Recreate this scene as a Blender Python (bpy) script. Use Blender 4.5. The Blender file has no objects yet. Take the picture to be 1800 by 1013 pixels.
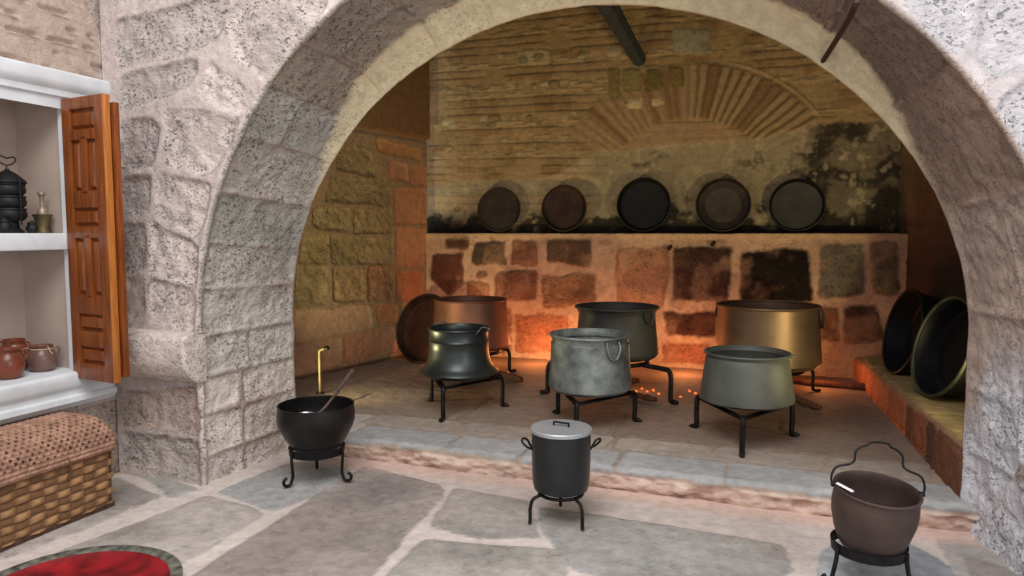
import bpy, bmesh, math, random
import numpy as np
from mathutils import Vector, Matrix
random.seed(7)
S = bpy.context.scene
C = S.collection
PI = math.pi

# ------------------------------------------------------------------ camera model (also used to lay stones out on the real planes)
F, CX, CY, HZ, H = 1250.0, 900.0, 506.5, 410.0, 1.6
PITCH = math.atan((CY - HZ) / F)
YAW = math.atan(446.0 / math.hypot(F, CY - HZ))
FW = np.array([-math.sin(YAW) * math.cos(PITCH), math.cos(YAW) * math.cos(PITCH), -math.sin(PITCH)])
RT = np.array([math.cos(YAW), math.sin(YAW), 0.0])
UP = np.cross(RT, FW)

def ray(x, y): return FW + RT * (x - CX) / F - UP * (y - CY) / F
def onz(x, y, z=0.0):
    d = ray(x, y); t = (z - H) / d[2]; return (d[0] * t, d[1] * t)
def onY(x, y, Y):
    d = ray(x, y); t = Y / d[1]; return (d[0] * t, H + d[2] * t)
def onX(x, y, X):
    d = ray(x, y); t = X / d[0]; return (d[1] * t, H + d[2] * t)
def onV(x, y, p0, u):      # vertical plane through p0 along unit u (2D): returns (distance along u, z)
    d = ray(x, y); n = (-u[1], u[0])
    t = (p0[0] * n[0] + p0[1] * n[1]) / (d[0] * n[0] + d[1] * n[1])
    q = (d[0] * t - p0[0], d[1] * t - p0[1])
    return (q[0] * u[0] + q[1] * u[1], H + d[2] * t)

cam = bpy.data.cameras.new('camera'); co = bpy.data.objects.new('camera', cam); C.objects.link(co)
cam.sensor_width = 36; cam.lens = F * 36 / 1800; cam.clip_start = .05
M = Matrix((RT, UP, -FW)).transposed().to_4x4(); M.translation = Vector((0, 0, H))
co.matrix_world = M
S.camera = co

# ------------------------------------------------------------------ numeric noise
def _hash(ix, iy, iz, seed):
    n = (ix * 73856093) ^ (iy * 19349663) ^ (iz * 83492791) ^ (seed * 2654435761 & 0x7fffffff)
    n = (n ^ (n >> 13)) & 0x7fffffff
    n = (n * 1274126177) & 0x7fffffff
    n = (n ^ (n >> 16)) & 0x7fffffff
    n = (n * 668265263) & 0x7fffffff
    return ((n >> 7) & 0xffff) / 65535.0
def vnoise(p, seed=0):
    p = np.asarray(p, float); i = np.floor(p).astype(np.int64); f = p - i
    f = f * f * f * (f * (f * 6 - 15) + 10)
    r = 0
    for dx in (0, 1):
        wx = f[..., 0] if dx else 1 - f[..., 0]
        for dy in (0, 1):
            wy = f[..., 1] if dy else 1 - f[..., 1]
            for dz in (0, 1):
                wz = f[..., 2] if dz else 1 - f[..., 2]
                r = r + wx * wy * wz * _hash(i[..., 0] + dx, i[..., 1] + dy, i[..., 2] + dz, seed)
    return r * 2 - 1
def fbm(p, sc, octv=3, seed=0):
    r = 0; a = 1; s = 0
    for k in range(octv):
        r = r + a * vnoise(p * sc + 17.3 * k, seed + k * 31); s += a; a *= .5; sc *= 2.03
    return r / s
def sm(x, a, b):
    t = np.clip((x - a) / (b - a), 0, 1); return t * t * (3 - 2 * t)
def lin(c):
    c = np.array(c, float) / 255.0
    return np.where(c <= .04045, c / 12.92, ((c + .055) / 1.055) ** 2.4)

# ------------------------------------------------------------------ stone layouts
def hull(pts):
    pts = sorted(set((round(float(a), 5), round(float(b), 5)) for a, b in pts))
    def half(ps):
        o = []
        for p in ps:
            while len(o) > 1 and (o[-1][0]-o[-2][0])*(p[1]-o[-2][1]) - (o[-1][1]-o[-2][1])*(p[0]-o[-2][0]) <= 0: o.pop()
            o.append(p)
        return o[:-1]
    return half(pts) + half(pts[::-1])
class Lay:
    def __init__(s, P3, A, B, base, h0=0.0, pore=.1, warp=.02, wsc=5, seed=0, tone=.07):
        s.P, s.A, s.B = P3, A, B
        n1 = fbm(P3, wsc, 3, seed); n2 = fbm(P3, wsc * 5, 2, seed + 5)
        s.w = n1 * warp + n2 * warp * .35
        s.t = fbm(P3, 2.2, 4, seed + 9); s.t2 = fbm(P3, 14, 3, seed + 3)
        s.h = np.full(A.shape, h0) + n2 * .003 + s.t * .006
        s.col = np.empty(A.shape + (3,)); s.col[:] = lin(base)
        s.col *= (1 + tone * 1.6 * s.t + tone * s.t2)[..., None]
        s.pore = np.full(A.shape, float(pore))
    def stone(s, poly, col, h=.012, pore=.8, edge=.02, rough=.008, shrink=.006, tone=.12, bevel=.035, groove=.006):
        q = hull(poly); n = len(q)
        xs = [p[0] for p in q]; ys = [p[1] for p in q]; m = .06
        idx = np.where((s.A > min(xs)-m) & (s.A < max(xs)+m) & (s.B > min(ys)-m) & (s.B < max(ys)+m))
        if len(idx[0]) == 0: return
        a = s.A[idx]; b = s.B[idx]
        ds = []
        for i in range(n):
            x0, y0 = q[i]; x1, y1 = q[(i+1) % n]; L = math.hypot(x1-x0, y1-y0) + 1e-9
            ds.append(((y1-y0)*(a-x0) - (x1-x0)*(b-y0)) / L)
        ds = np.array(ds); k = 60.0          # smooth max rounds the corners
        mx = ds.max(0); d = mx + np.log(np.exp(k*(ds-mx)).sum(0)) / k
        d = d + s.w[idx] + shrink
        mk = sm(-d, -edge*.35, edge*.65); dome = sm(-d, 0, bevel)
        tex = s.t2[idx]
        hh = h * (.45 + .55*dome) + rough * (tex + .6*s.t[idx])
        s.h[idx] = s.h[idx]*(1-mk) + hh*mk
        c = lin(col) * (1 + random.uniform(-.05, .05))
        cc = c * (1 + tone*2.2*s.t[idx] + tone*.8*tex)[..., None]
        mc = sm(-d, -edge*.5, edge*.5)[..., None]
        s.col[idx] = s.col[idx]*(1-mc) + cc*mc
        s.pore[idx] = s.pore[idx]*(1-mc[..., 0]) + pore*mc[..., 0]
        g = np.exp(-((d+.003)/.009)**2)*sm(s.t2[idx]+1.6*s.t[idx], -.1, .5)
        s.h[idx] -= groove*g; s.col[idx] *= (1-.38*g*min(1, groove/.006))[..., None]  # shadow line along the joint, painted into the colour as well
    def tint(s, mask, col, amt=1.0):
        m = (np.clip(mask, 0, 1)*amt)[..., None]
        s.col = s.col*(1-m) + lin(col)*m
def rows(lay, a0, a1, b0, b1, hh, ww, cols, jit=.15, **kw):
    b = b0
    while b < b1:
        h = hh*random.uniform(.85, 1.15); a = a0 - random.uniform(0, ww)
        while a < a1:
            w = ww*random.uniform(.6, 1.4)
            j = lambda: random.uniform(-jit, jit)*.12*hh
            lay.stone([(a+j(), b+j()), (a+w+j(), b+j()), (a+w+j(), b+h+j()), (a+j(), b+h+j())], random.choice(cols), **kw)
            a += w
        b += h

# ------------------------------------------------------------------ mesh builders
def mesh_from(name, V, Q, mat, smooth=True):
    me = bpy.data.meshes.new(name); V = np.asarray(V, np.float32).reshape(-1, 3); Q = np.asarray(Q, np.int32)
    me.vertices.add(len(V)); me.vertices.foreach_set('co', V.ravel())
    me.loops.add(Q.size); me.loops.foreach_set('vertex_index', Q.ravel())
    me.polygons.add(len(Q)); me.polygons.foreach_set('loop_start', np.arange(0, Q.size, 4, dtype=np.int32))
    me.update(calc_edges=True)
    me.polygons.foreach_set('use_smooth', np.full(len(Q), smooth))
    if mat: me.materials.append(mat)
    return me
def gridfaces(nu, nv, flip=False, off=0):
    i = np.arange(nu*nv).reshape(nu, nv) + off
    q = np.stack([i[:-1, :-1], i[1:, :-1], i[1:, 1:], i[:-1, 1:]], -1).reshape(-1, 4)
    return q[:, ::-1] if flip else q
def normals(P, flip=False):
    n = np.cross(np.gradient(P, axis=0), np.gradient(P, axis=1)); n /= np.linalg.norm(n, axis=-1, keepdims=True) + 1e-12
    return -n if flip else n
def surface(name, P, h, col, pore, mat, flip=False, kind='structure', parent=None):
    N = normals(P, flip); V = P + N*h[..., None]
    me = mesh_from(name, V, gridfaces(P.shape[0], P.shape[1], flip), mat)
    ca = me.color_attributes.new('Col', 'FLOAT_COLOR', 'POINT')
    rgba = np.empty(P.shape[:2] + (4,), np.float32); rgba[..., :3] = np.clip(col, .002, 1); rgba[..., 3] = pore
    ca.data.foreach_set('color', rgba.ravel())
    o = bpy.data.objects.new(name, me); C.objects.link(o)
    if parent: o.parent = parent
    elif kind: o['kind'] = kind
    return o
def plane_grid(o, u, v, lu, lv, step):
    nu = max(2, int(lu/step)+1); nv = max(2, int(lv/step)+1)
    U, W = np.meshgrid(np.linspace(0, lu, nu), np.linspace(0, lv, nv), indexing='ij')
    return U, W, np.array(o) + U[..., None]*np.array(u) + W[..., None]*np.array(v)

class MB:
    def __init__(s): s.v = []; s.f = []
    def box(s, x0, x1, y0, y1, z0, z1, b=.004):
        # chamfered box
        c = ((x0+x1)/2, (y0+y1)/2, (z0+z1)/2); hx, hy, hz = abs(x1-x0)/2, abs(y1-y0)/2, abs(z1-z0)/2
        b = min(b, hx*.4, hy*.4, hz*.4)
        bm = bmesh.new(); bmesh.ops.create_cube(bm, size=2)
        for v in bm.verts: v.co = Vector((v.co.x*hx+c[0], v.co.y*hy+c[1], v.co.z*hz+c[2]))
        bmesh.ops.bevel(bm, geom=bm.edges[:], offset=b, segments=2, affect='EDGES', profile=.6)
        s.add(bm)
    def add(s, bm):
        o = len(s.v); bm.verts.index_update()
        s.v += [tuple(v.co) for v in bm.verts]; s.f += [[o+v.index for v in f.verts] for f in bm.faces]; bm.free()
    def lathe(s, prof, n=56, c=(0, 0, 0), sx=1, sy=1, wob=0):
        o = len(s.v); m = len(prof)
        for r, z in prof:
            for k in range(n):
                a = 2*PI*k/n; rr = max(r, 1e-4)*(1 + wob*math.sin(3*a+z*9)+wob*.6*math.sin(5*a+1+z*15))
                s.v.append((c[0]+rr*math.cos(a)*sx, c[1]+rr*math.sin(a)*sy, c[2]+z))
        for i in range(m-1):
            for k in range(n):
                s.f.append([o+i*n+k, o+i*n+(k+1) % n, o+(i+1)*n+(k+1) % n, o+(i+1)*n+k])
    def tube(s, pts, r, n=10, flat=None, closed=False):
        pts = [Vector(p) for p in pts]; m = len(pts); o = len(s.v)
        rs = r if isinstance(r, (list, tuple)) else [r]*m
        fl = flat or (1, 1); up = None
        for i, p in enumerate(pts):
            if closed: t = pts[(i+1) % m]-pts[i-1]
            else: t = pts[min(i+1, m-1)]-pts[max(i-1, 0)]
            t.normalize()
            if up is None:
                up = Vector((0, 0, 1)) if abs(t.z) < .9 else Vector((1, 0, 0))
            x = t.cross(up)
            if x.length < 1e-4: x = t.orthogonal()
            x.normalize(); y = x.cross(t).normalized(); up = y
            for k in range(n):
                a = 2*PI*k/n; s.v.append(tuple(p+x*math.cos(a)*rs[i]*fl[0]+y*math.sin(a)*rs[i]*fl[1]))
        e = m if closed else m-1
        for i in range(e):
            for k in range(n):
                j = (i+1) % m
                s.f.append([o+i*n+k, o+i*n+(k+1) % n, o+j*n+(k+1) % n, o+j*n+k])
        if not closed:
            s.f.append([o+k for k in range(n)][::-1]); s.f.append([o+(m-1)*n+k for k in range(n)])
    def build(s, name, mat, parent=None, smooth=True, M=None):
        me = bpy.data.meshes.new(name)
        v = [tuple(M @ Vector(p)) for p in s.v] if M else s.v
        me.from_pydata(v, [], s.f); me.update()
        bm = bmesh.new(); bm.from_mesh(me); bmesh.ops.recalc_face_normals(bm, faces=bm.faces[:]); bm.to_mesh(me); bm.free()
        if smooth:
            me.polygons.foreach_set('use_smooth', [True]*len(me.polygons))
            me.set_sharp_from_angle(angle=math.radians(40))
        me.materials.append(mat)
        o = bpy.data.objects.new(name, me); C.objects.link(o)
        if parent: o.parent = parent
        return o
def spline(pts, n=6):
    P = [Vector(p) for p in pts]; out = []
    for i in range(len(P)-1):
        a, b, c, d = P[max(i-1, 0)], P[i], P[i+1], P[min(i+2, len(P)-1)]
        for k in range(n):
            t = k/n; out.append(.5*((2*b)+(c-a)*t+(2*a-5*b+4*c-d)*t*t+(3*b-a-3*c+d)*t**3))
    out.append(P[-1]); return out
def thing(name, label, cat, loc=(0, 0, 0), rz=0, group=None):
    o = bpy.data.objects.new(name, None); C.objects.link(o); o.location = loc; o.rotation_euler = (0, 0, rz); o.empty_display_size = .1
    o['label'] = label; o['category'] = cat; o['kind'] = 'thing'
    if group: o['group'] = group
    return o
def tag(o, label, cat, group=None):
    o['label'] = label; o['category'] = cat; o['kind'] = 'thing'
    if group: o['group'] = group
    return o
def struct(o): o['kind'] = 'structure'; return o

# ------------------------------------------------------------------ materials
def nodes(name):
    m = bpy.data.materials.new(name); m.use_nodes = True; nt = m.node_tree
    return m, nt, nt.nodes, nt.links, nt.nodes['Principled BSDF']
def stone_mat(name='stone', pore_scale=34, bump=.5, rough=.9, pore_dark=.55, relief=.9):
    m, nt, N, L, B = nodes(name)
    tc = N.new('ShaderNodeTexCoord'); at = N.new('ShaderNodeVertexColor'); at.layer_name = 'Col'
    mp = N.new('ShaderNodeMapping'); mp.inputs['Scale'].default_value = (1, 1, 1.5); mp.inputs['Rotation'].default_value = (.3, .5, .4)
    L.new(tc.outputs['Object'], mp.inputs['Vector'])
    n1 = N.new('ShaderNodeTexNoise'); n1.inputs['Scale'].default_value = pore_scale; n1.inputs['Detail'].default_value = 4; n1.inputs['Roughness'].default_value = .62; n1.inputs['Distortion'].default_value = .15
    L.new(mp.outputs[0], n1.inputs['Vector'])
    r1 = N.new('ShaderNodeMapRange'); r1.inputs['From Min'].default_value = .41; r1.inputs['From Max'].default_value = .34
    L.new(n1.outputs['Fac'], r1.inputs['Value'])
    big = N.new('ShaderNodeTexNoise'); big.inputs['Scale'].default_value = 4.2; big.inputs['Detail'].default_value = 2; L.new(tc.outputs['Object'], big.inputs['Vector'])
    rb = N.new('ShaderNodeMapRange'); rb.inputs['From Min'].default_value = .36; rb.inputs['From Max'].default_value = .56; L.new(big.outputs['Fac'], rb.inputs['Value'])
    n3 = N.new('ShaderNodeTexNoise'); n3.inputs['Scale'].default_value = pore_scale*.42; n3.inputs['Detail'].default_value = 5; n3.inputs['Roughness'].default_value = .7; L.new(mp.outputs[0], n3.inputs['Vector'])
    r3 = N.new('ShaderNodeMapRange'); r3.inputs['From Min'].default_value = .40; r3.inputs['From Max'].default_value = .31; L.new(n3.outputs['Fac'], r3.inputs['Value'])
    mxx = N.new('ShaderNodeMath'); mxx.operation = 'MAXIMUM'; L.new(r1.outputs[0], mxx.inputs[0]); L.new(r3.outputs[0], mxx.inputs[1])
    m0 = N.new('ShaderNodeMath'); m0.operation = 'MULTIPLY'; L.new(mxx.outputs[0], m0.inputs[0]); L.new(rb.outputs[0], m0.inputs[1])
    m1 = N.new('ShaderNodeMath'); m1.operation = 'MULTIPLY'; L.new(m0.outputs[0], m1.inputs[0]); L.new(at.outputs['Alpha'], m1.inputs[1])
    n2 = N.new('ShaderNodeTexNoise'); n2.inputs['Scale'].default_value = 14; n2.inputs['Detail'].default_value = 9; n2.inputs['Roughness'].default_value = .68
    L.new(tc.outputs['Object'], n2.inputs['Vector'])
    r2 = N.new('ShaderNodeMapRange'); r2.inputs['From Min'].default_value = .3; r2.inputs['From Max'].default_value = .7; r2.inputs['To Min'].default_value = .80; r2.inputs['To Max'].default_value = 1.16
    L.new(n2.outputs['Fac'], r2.inputs['Value'])
    mu = N.new('ShaderNodeMixRGB'); mu.blend_type = 'MULTIPLY'; mu.inputs[0].default_value = 1
    L.new(at.outputs['Color'], mu.inputs[1]); L.new(r2.outputs[0], mu.inputs[2])
    dk = N.new('ShaderNodeMixRGB'); dk.blend_type = 'MULTIPLY'; dk.inputs[2].default_value = (1-pore_dark, 1-pore_dark, (1-pore_dark)*1.02, 1)
    L.new(m1.outputs[0], dk.inputs[0]); L.new(mu.outputs[0], dk.inputs[1]); L.new(dk.outputs[0], B.inputs['Base Color'])
    B.inputs['Roughness'].default_value = rough; B.inputs['Specular IOR Level'].default_value = .2
    n4 = N.new('ShaderNodeTexNoise'); n4.inputs['Scale'].default_value = 26; n4.inputs['Detail'].default_value = 4; n4.inputs['Distortion'].default_value = .4; L.new(mp.outputs[0], n4.inputs['Vector'])
    m4 = N.new('ShaderNodeMath'); m4.operation = 'MULTIPLY'; L.new(n4.outputs['Fac'], m4.inputs[0]); L.new(at.outputs['Alpha'], m4.inputs[1])
    a4 = N.new('ShaderNodeMath'); a4.operation = 'MULTIPLY_ADD'; L.new(m4.outputs[0], a4.inputs[0]); a4.inputs[1].default_value = relief; L.new(n2.outputs['Fac'], a4.inputs[2])
    sb = N.new('ShaderNodeMath'); sb.operation = 'MULTIPLY_ADD'; L.new(m1.outputs[0], sb.inputs[0]); sb.inputs[1].default_value = -1.2; L.new(a4.outputs[0], sb.inputs[2])
    bp = N.new('ShaderNodeBump'); bp.inputs['Strength'].default_value = bump; bp.inputs['Distance'].default_value = .02
    L.new(sb.outputs[0], bp.inputs['Height']); L.new(bp.outputs[0], B.inputs['Normal'])
    return m
def metal_mat(name, col, col2=None, metallic=.75, rough=.42, scale=7, contrast=.5, bump=.15, streak=False):
    m, nt, N, L, B = nodes(name); col2 = col2 or [c*.6 for c in col]
    tc = N.new('ShaderNodeTexCoord'); n = N.new('ShaderNodeTexNoise'); n.inputs['Scale'].default_value = scale; n.inputs['Detail'].default_value = 6; n.inputs['Roughness'].default_value = .6
    if streak:
        mp = N.new('ShaderNodeMapping'); mp.inputs['Scale'].default_value = (1, 1, .3); L.new(tc.outputs['Object'], mp.inputs[0]); L.new(mp.outputs[0], n.inputs['Vector'])
    else: L.new(tc.outputs['Object'], n.inputs['Vector'])
    cr = N.new('ShaderNodeValToRGB'); e = cr.color_ramp.elements
    e[0].position = .5-contrast*.3; e[1].position = .5+contrast*.3
    e[0].color = (*lin(col2), 1); e[1].color = (*lin(col), 1)
    L.new(n.outputs['Fac'], cr.inputs[0]); L.new(cr.outputs[0], B.inputs['Base Color'])
    B.inputs['Metallic'].default_value = metallic
    rr = N.new('ShaderNodeMapRange'); rr.inputs['To Min'].default_value = rough-.1; rr.inputs['To Max'].default_value = rough+.15; L.new(n.outputs['Fac'], rr.inputs['Value']); L.new(rr.outputs[0], B.inputs['Roughness'])
    n2 = N.new('ShaderNodeTexNoise'); n2.inputs['Scale'].default_value = 45; L.new(tc.outputs['Object'], n2.inputs['Vector'])
    bp = N.new('ShaderNodeBump'); bp.inputs['Strength'].default_value = bump; bp.inputs['Distance'].default_value = .004
    L.new(n2.outputs['Fac'], bp.inputs['Height']); L.new(bp.outputs[0], B.inputs['Normal'])
    return m
def plain(name, col, rough=.7, metallic=0, scale=12, amt=.12, bump=.1, emit=None, spec=.4):
    m, nt, N, L, B = nodes(name)
    tc = N.new('ShaderNodeTexCoord'); n = N.new('ShaderNodeTexNoise'); n.inputs['Scale'].default_value = scale; n.inputs['Detail'].default_value = 5
    L.new(tc.outputs['Object'], n.inputs['Vector'])
    cr = N.new('ShaderNodeValToRGB'); e = cr.color_ramp.elements; e[0].position = .3; e[1].position = .7
    c = lin(col); e[0].color = (*(c*(1-amt*1.5)), 1); e[1].color = (*np.clip(c*(1+amt), 0, 1), 1)
    L.new(n.outputs['Fac'], cr.inputs[0]); L.new(cr.outputs[0], B.inputs['Base Color'])
    B.inputs['Roughness'].default_value = rough; B.inputs['Metallic'].default_value = metallic; B.inputs['Specular IOR Level'].default_value = spec
    bp = N.new('ShaderNodeBump'); bp.inputs['Strength'].default_value = bump; bp.inputs['Distance'].default_value = .005
    L.new(n.outputs['Fac'], bp.inputs['Height']); L.new(bp.outputs[0], B.inputs['Normal'])
    if emit: B.inputs['Emission Color'].default_value = (*emit[0], 1); B.inputs['Emission Strength'].default_value = emit[1]
    return m
def wood_mat(name, c1, c2, rough=.35, sc=(14, 14, 1.2)):
    m, nt, N, L, B = nodes(name)
    tc = N.new('ShaderNodeTexCoord'); mp = N.new('ShaderNodeMapping'); mp.inputs['Scale'].default_value = sc; L.new(tc.outputs['Object'], mp.inputs[0])
    n = N.new('ShaderNodeTexNoise'); n.inputs['Scale'].default_value = 3; n.inputs['Detail'].default_value = 6; n.inputs['Distortion'].default_value = .6; L.new(mp.outputs[0], n.inputs['Vector'])
    cr = N.new('ShaderNodeValToRGB'); e = cr.color_ramp.elements; e[0].position = .3; e[1].position = .72
    e[0].color = (*lin(c1), 1); e[1].color = (*lin(c2), 1); L.new(n.outputs['Fac'], cr.inputs[0]); L.new(cr.outputs[0], B.inputs['Base Color'])
    B.inputs['Roughness'].default_value = rough
    bp = N.new('ShaderNodeBump'); bp.inputs['Strength'].default_value = .15; bp.inputs['Distance'].default_value = .003; L.new(n.outputs['Fac'], bp.inputs['Height']); L.new(bp.outputs[0], B.inputs['Normal'])
    return m
MS = stone_mat('porous stone', 46, 1.0, .92, .58)
MF = stone_mat('flagstone', 18, .35, .78, .25)
MI = stone_mat('hearth masonry', 30, .8, .9, .4)
MIRON = metal_mat('black wrought iron', (34, 32, 33), (18, 17, 18), .6, .5, 20)
MTIN = metal_mat('tinned copper grey', (146, 152, 147), (88, 93, 91), .5, .5, 9, .6, .2)
MDTIN = metal_mat('dull dark tin', (66, 66, 62), (45, 45, 43), .35, .6, 5, .8, .1)
MBELL = metal_mat('polished dark tin', (78, 84, 82), (52, 56, 56), .75, .36, 4, .9, .05)
MGTIN = metal_mat('greenish tin', (102, 104, 96), (70, 73, 67), .35, .55, 4, .8, .1)
MCOP = metal_mat('aged copper', (140, 96, 76), (104, 70, 56), .6, .5, 3.5, .9, .08)
MBRASS = metal_mat('dull brass copper', (134, 110, 86), (98, 78, 60), .65, .44, 3.5, .9, .08)
MBLK = metal_mat('sooty black pan', (30, 29, 32), (15, 15, 17), .4, .55, 8)
MPAN = metal_mat('tarnished pan', (66, 54, 44), (40, 33, 30), .45, .55, 6)
MPAN2 = metal_mat('reddish tarnished pan', (78, 52, 40), (44, 30, 27), .45, .55, 6)
MPAN3 = metal_mat('grey green pan', (72, 70, 62), (52, 51, 46), .25, .6, 6)
MGRN = metal_mat('greenish pan edge', (74, 82, 66), (42, 48, 40), .4, .5, 6)
MSTEEL = metal_mat('dark steel stockpot', (54, 55, 58), (44, 45, 47), .55, .33, 6, .8, .04)
MLID = metal_mat('pale aluminium lid', (186, 190, 194), (160, 165, 168), .45, .4, 5, .9, .05)
MCAST = metal_mat('brown cast iron', (84, 66, 60), (58, 47, 44), .25, .5, 7, .9, .2)
MBOWL = metal_mat('blackened bowl', (44, 41, 40), (28, 27, 27), .55, .38, 7, .8, .08)
MSILV = metal_mat('bare bright metal', (200, 200, 202), (150, 150, 152), .8, .3, 9)
MBRS = metal_mat('brass', (120, 104, 66), (70, 60, 42), .6, .5, 8)
MWHITE = plain('white painted plaster', (218, 222, 226), .7, 0, 7, .08, .2)
MNICHE = plain('niche plaster', (178, 160, 148), .9, 0, 4, .06, .15)
MDOOR = wood_mat('varnished wood', (98, 46, 16), (146, 78, 32), .32)
MDOORE = wood_mat('varnished wood edge', (150, 86, 34), (190, 118, 54), .35)
MWOODD = wood_mat('old dark timber', (30, 32, 34), (58, 58, 56), .8)
MHAND = wood_mat('grey brown handle', (70, 54, 50), (112, 90, 84), .6, (30, 30, 4))
MLOG = wood_mat('charred log', (38, 22, 16), (92, 50, 32), .9, (20, 20, 5))
MCLAY = plain('glazed terracotta', (120, 62, 44), .28, 0, 6, .25, .1)
MCLAY2 = plain('burnt glazed clay', (112, 84, 74), .3, 0, 5, .3, .1)
MRED = plain('red paint', (128, 18, 26), .42, 0, 9, .5, .2)
MRIM = plain('worn grey green rim', (108, 108, 98), .55, .2, 22, .55, .4)
MEMB = plain('glowing ember', (120, 30, 10), .9, 0, 40, .5, .3, ((1, .12, .03), 2.2))
MCREAM = plain('pale string', (200, 180, 150), .8)
MBEAM = plain('sooty beam', (58, 66, 68), .7, 0, 10, .2, .2)
MROD = plain('dark brown iron rod', (62, 40, 36), .6, .2, 10, .2)

# ------------------------------------------------------------------ FLOOR
YF, YB, YW, YU = 3.49, 4.38, 7.75, 8.02        # arch front, arch rear, hearth wall, recessed upper wall
ZP = .15                                        # hearth platform height
def px_z(l, z=0.0): return [onz(x, y, z) for x, y in l]
U, W, P = plane_grid((-4.5, -2.0, 0), (1, 0, 0), (0, 1, 0), 7.5, 6.35, .016)
L = Lay(P, P[..., 0], P[..., 1], (208, 196, 190), 0, .1, .028, 3, 1, .05)
GF = [(172, 166, 162), (164, 158, 154), (178, 171, 166)]
rows(L, 1.25, 3.2, -2, 3.4, .9, .8, GF, pore=.3, h=.006, rough=.003)
rows(L, -4.5, 3.2, -2.1, 1.35, .9, .8, GF, pore=.3, h=.006, rough=.003)
fk = dict(groove=.002, h=.006, rough=.005, pore=.8, tone=.2, edge=.016, bevel=.02)
for pl, c in (
    ([(205, 838), (285, 874), (160, 930), (0, 990), (-120, 1000), (60, 960), (205, 898)], (174, 166, 160)),
    ([(225, 826), (300, 842), (350, 862), (300, 876)], (164, 160, 156)),
    ([(295, 896), (365, 872), (450, 893), (466, 908), (325, 988), (150, 1100), (-200, 1100), (60, 985)], (166, 158, 152)),
    ([(380, 868), (500, 815), (600, 806), (622, 838), (560, 872), (480, 902), (460, 888)], (152, 152, 152)),
    ([(497, 905), (575, 872), (638, 818), (770, 852), (782, 870), (725, 932), (600, 1080), (200, 1120), (345, 1000)], (150, 141, 136)),
    ([(800, 860), (932, 880), (950, 948), (835, 952), (752, 928)], (156, 150, 146)),
    ([(742, 946), (828, 966), (955, 962), (1005, 972), (985, 1100), (590, 1100)], (164, 158, 152)),
    ([(945, 890), (1060, 905), (1240, 932), (1375, 958), (1400, 1010), (1250, 1060), (1010, 1010), (1030, 965), (945, 925)], (160, 157, 154)),
    ([(1010, 1020), (1240, 1070), (1400, 1030), (1420, 1200), (990, 1200)], (162, 156, 152)),
    ([(1480, 950), (1580, 950), (1660, 985), (1700, 1040), (1650, 1110), (1440, 1110), (1425, 1020), (1440, 970)], (160, 164, 170)),
    ([(1690, 975), (1800, 1010), (1800, 1200), (1720, 1080)], (158, 150, 146))):
    L.stone(px_z(pl), c, **fk)
# pinkish mortar skirt under the step
L.tint(sm(P[..., 1] + .05*L.t, 4.02, 4.2) * sm(P[..., 0], -3.2, -2.6), (214, 182, 168), .75)
L.tint(sm(fbm(P, 1.3, 3, 77), -.1, .5), (176, 160, 150), .3)
surface('floor', P, L.h*1.0, L.col, L.pore, MF)

# ------------------------------------------------------------------ HEARTH PLATFORM (step)
def platform():
    path = [(4.30, -.02), (4.27, .03), (4.255, .09), (4.265, .125), (4.30, .148), (4.36, .15)]
    yy = []; n = 14
    for (a, b), (c, d) in zip(path[:-1], path[1:]):
        m = max(2, int(math.hypot(c-a, d-b)/.009))
        for k in range(m): yy.append((a+(c-a)*k/m, b+(d-b)*k/m))
    yy += [(y, .15) for y in np.arange(4.36, 7.86, .015)]
    xs = np.arange(-4.85, 1.95, .014); YZ = np.array(yy)
    P = np.empty((len(xs), len(yy), 3)); P[..., 0] = xs[:, None]; P[..., 1] = YZ[None, :, 0]; P[..., 2] = YZ[None, :, 1]
    t = YZ[:, 1]; face = np.broadcast_to((YZ[:, 0] < 4.31)[None], P.shape[:2])
    P[..., 1] += np.where(P[..., 1] < 4.5, .035*fbm(P*np.array([1, 0, 0]) , .9, 2, 3), 0)
    L = Lay(P, P[..., 0], P[..., 1], (166, 148, 133), 0, .1, .02, 4, 12, .1)
    g = [(150, 136, 122), (158, 144, 130), (140, 128, 116), (148, 132, 120)]
    pk = dict(h=.006, rough=.004, pore=.3, tone=.12, edge=.014, bevel=.02)
    rows(L, -4.8, 1.9, 4.95, 7.8, .85, 1.1, g, **pk)
    L.tint(sm(P[..., 1]+.15*L.t, 4.6, 5.1), (120, 100, 84), .5)  # soot tone behind the front edge, with daylight falloff painted into it
    x = -4.8
    for w, c in ((.9, 0), (.75, 0), (.35, 0), (.78, 1), (.55, 1), (.62, 1), (.66, 1), (.7, 1), (.6, 1), (.6, 1), (.6, 0)):
        col = [(176, 166, 158), (166, 166, 166)][c]
        L.stone([(x, 4.26), (x+w, 4.26), (x+w, 4.62 if c else 4.9), (x, 4.62 if c else 4.9)], col, **pk)
        if c: L.stone([(x-.1, 4.64), (x+w-.14, 4.64), (x+w-.1, 4.95), (x-.1, 4.95)], (160, 148, 136), **pk)
        x += w
    fm = sm(-P[..., 2], -.125, -.095)*sm(-P[..., 1], -4.36, -4.32)
    L.tint(fm, (214, 186, 170), .9)
    rub = fbm(P*np.array([1, 1, 2.2]), 9, 3, 40)
    L.h = L.h*(1-fm) + fm*(-.008 + .03*rub)
    L.tint(fm*sm(-rub, .2, .45), (168, 136, 120), .7)
    L.tint(fm*sm(rub, .1, .4), (222, 204, 186), .6)
    L.pore = np.maximum(L.pore, fm*.6)
    # soot and ash around the fires
    for fx, fy, r in ((-2.8, 6.5, .9), (-1.2, 6.4, .9), (.05, 6.7, 1.2), (.5, 6.0, .8)):
        d = np.hypot(P[..., 0]-fx, P[..., 1]-fy) + .25*L.t
        L.tint(sm(-d, -r, -.1), (86, 62, 50), .55)
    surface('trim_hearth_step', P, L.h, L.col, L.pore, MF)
platform()

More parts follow.
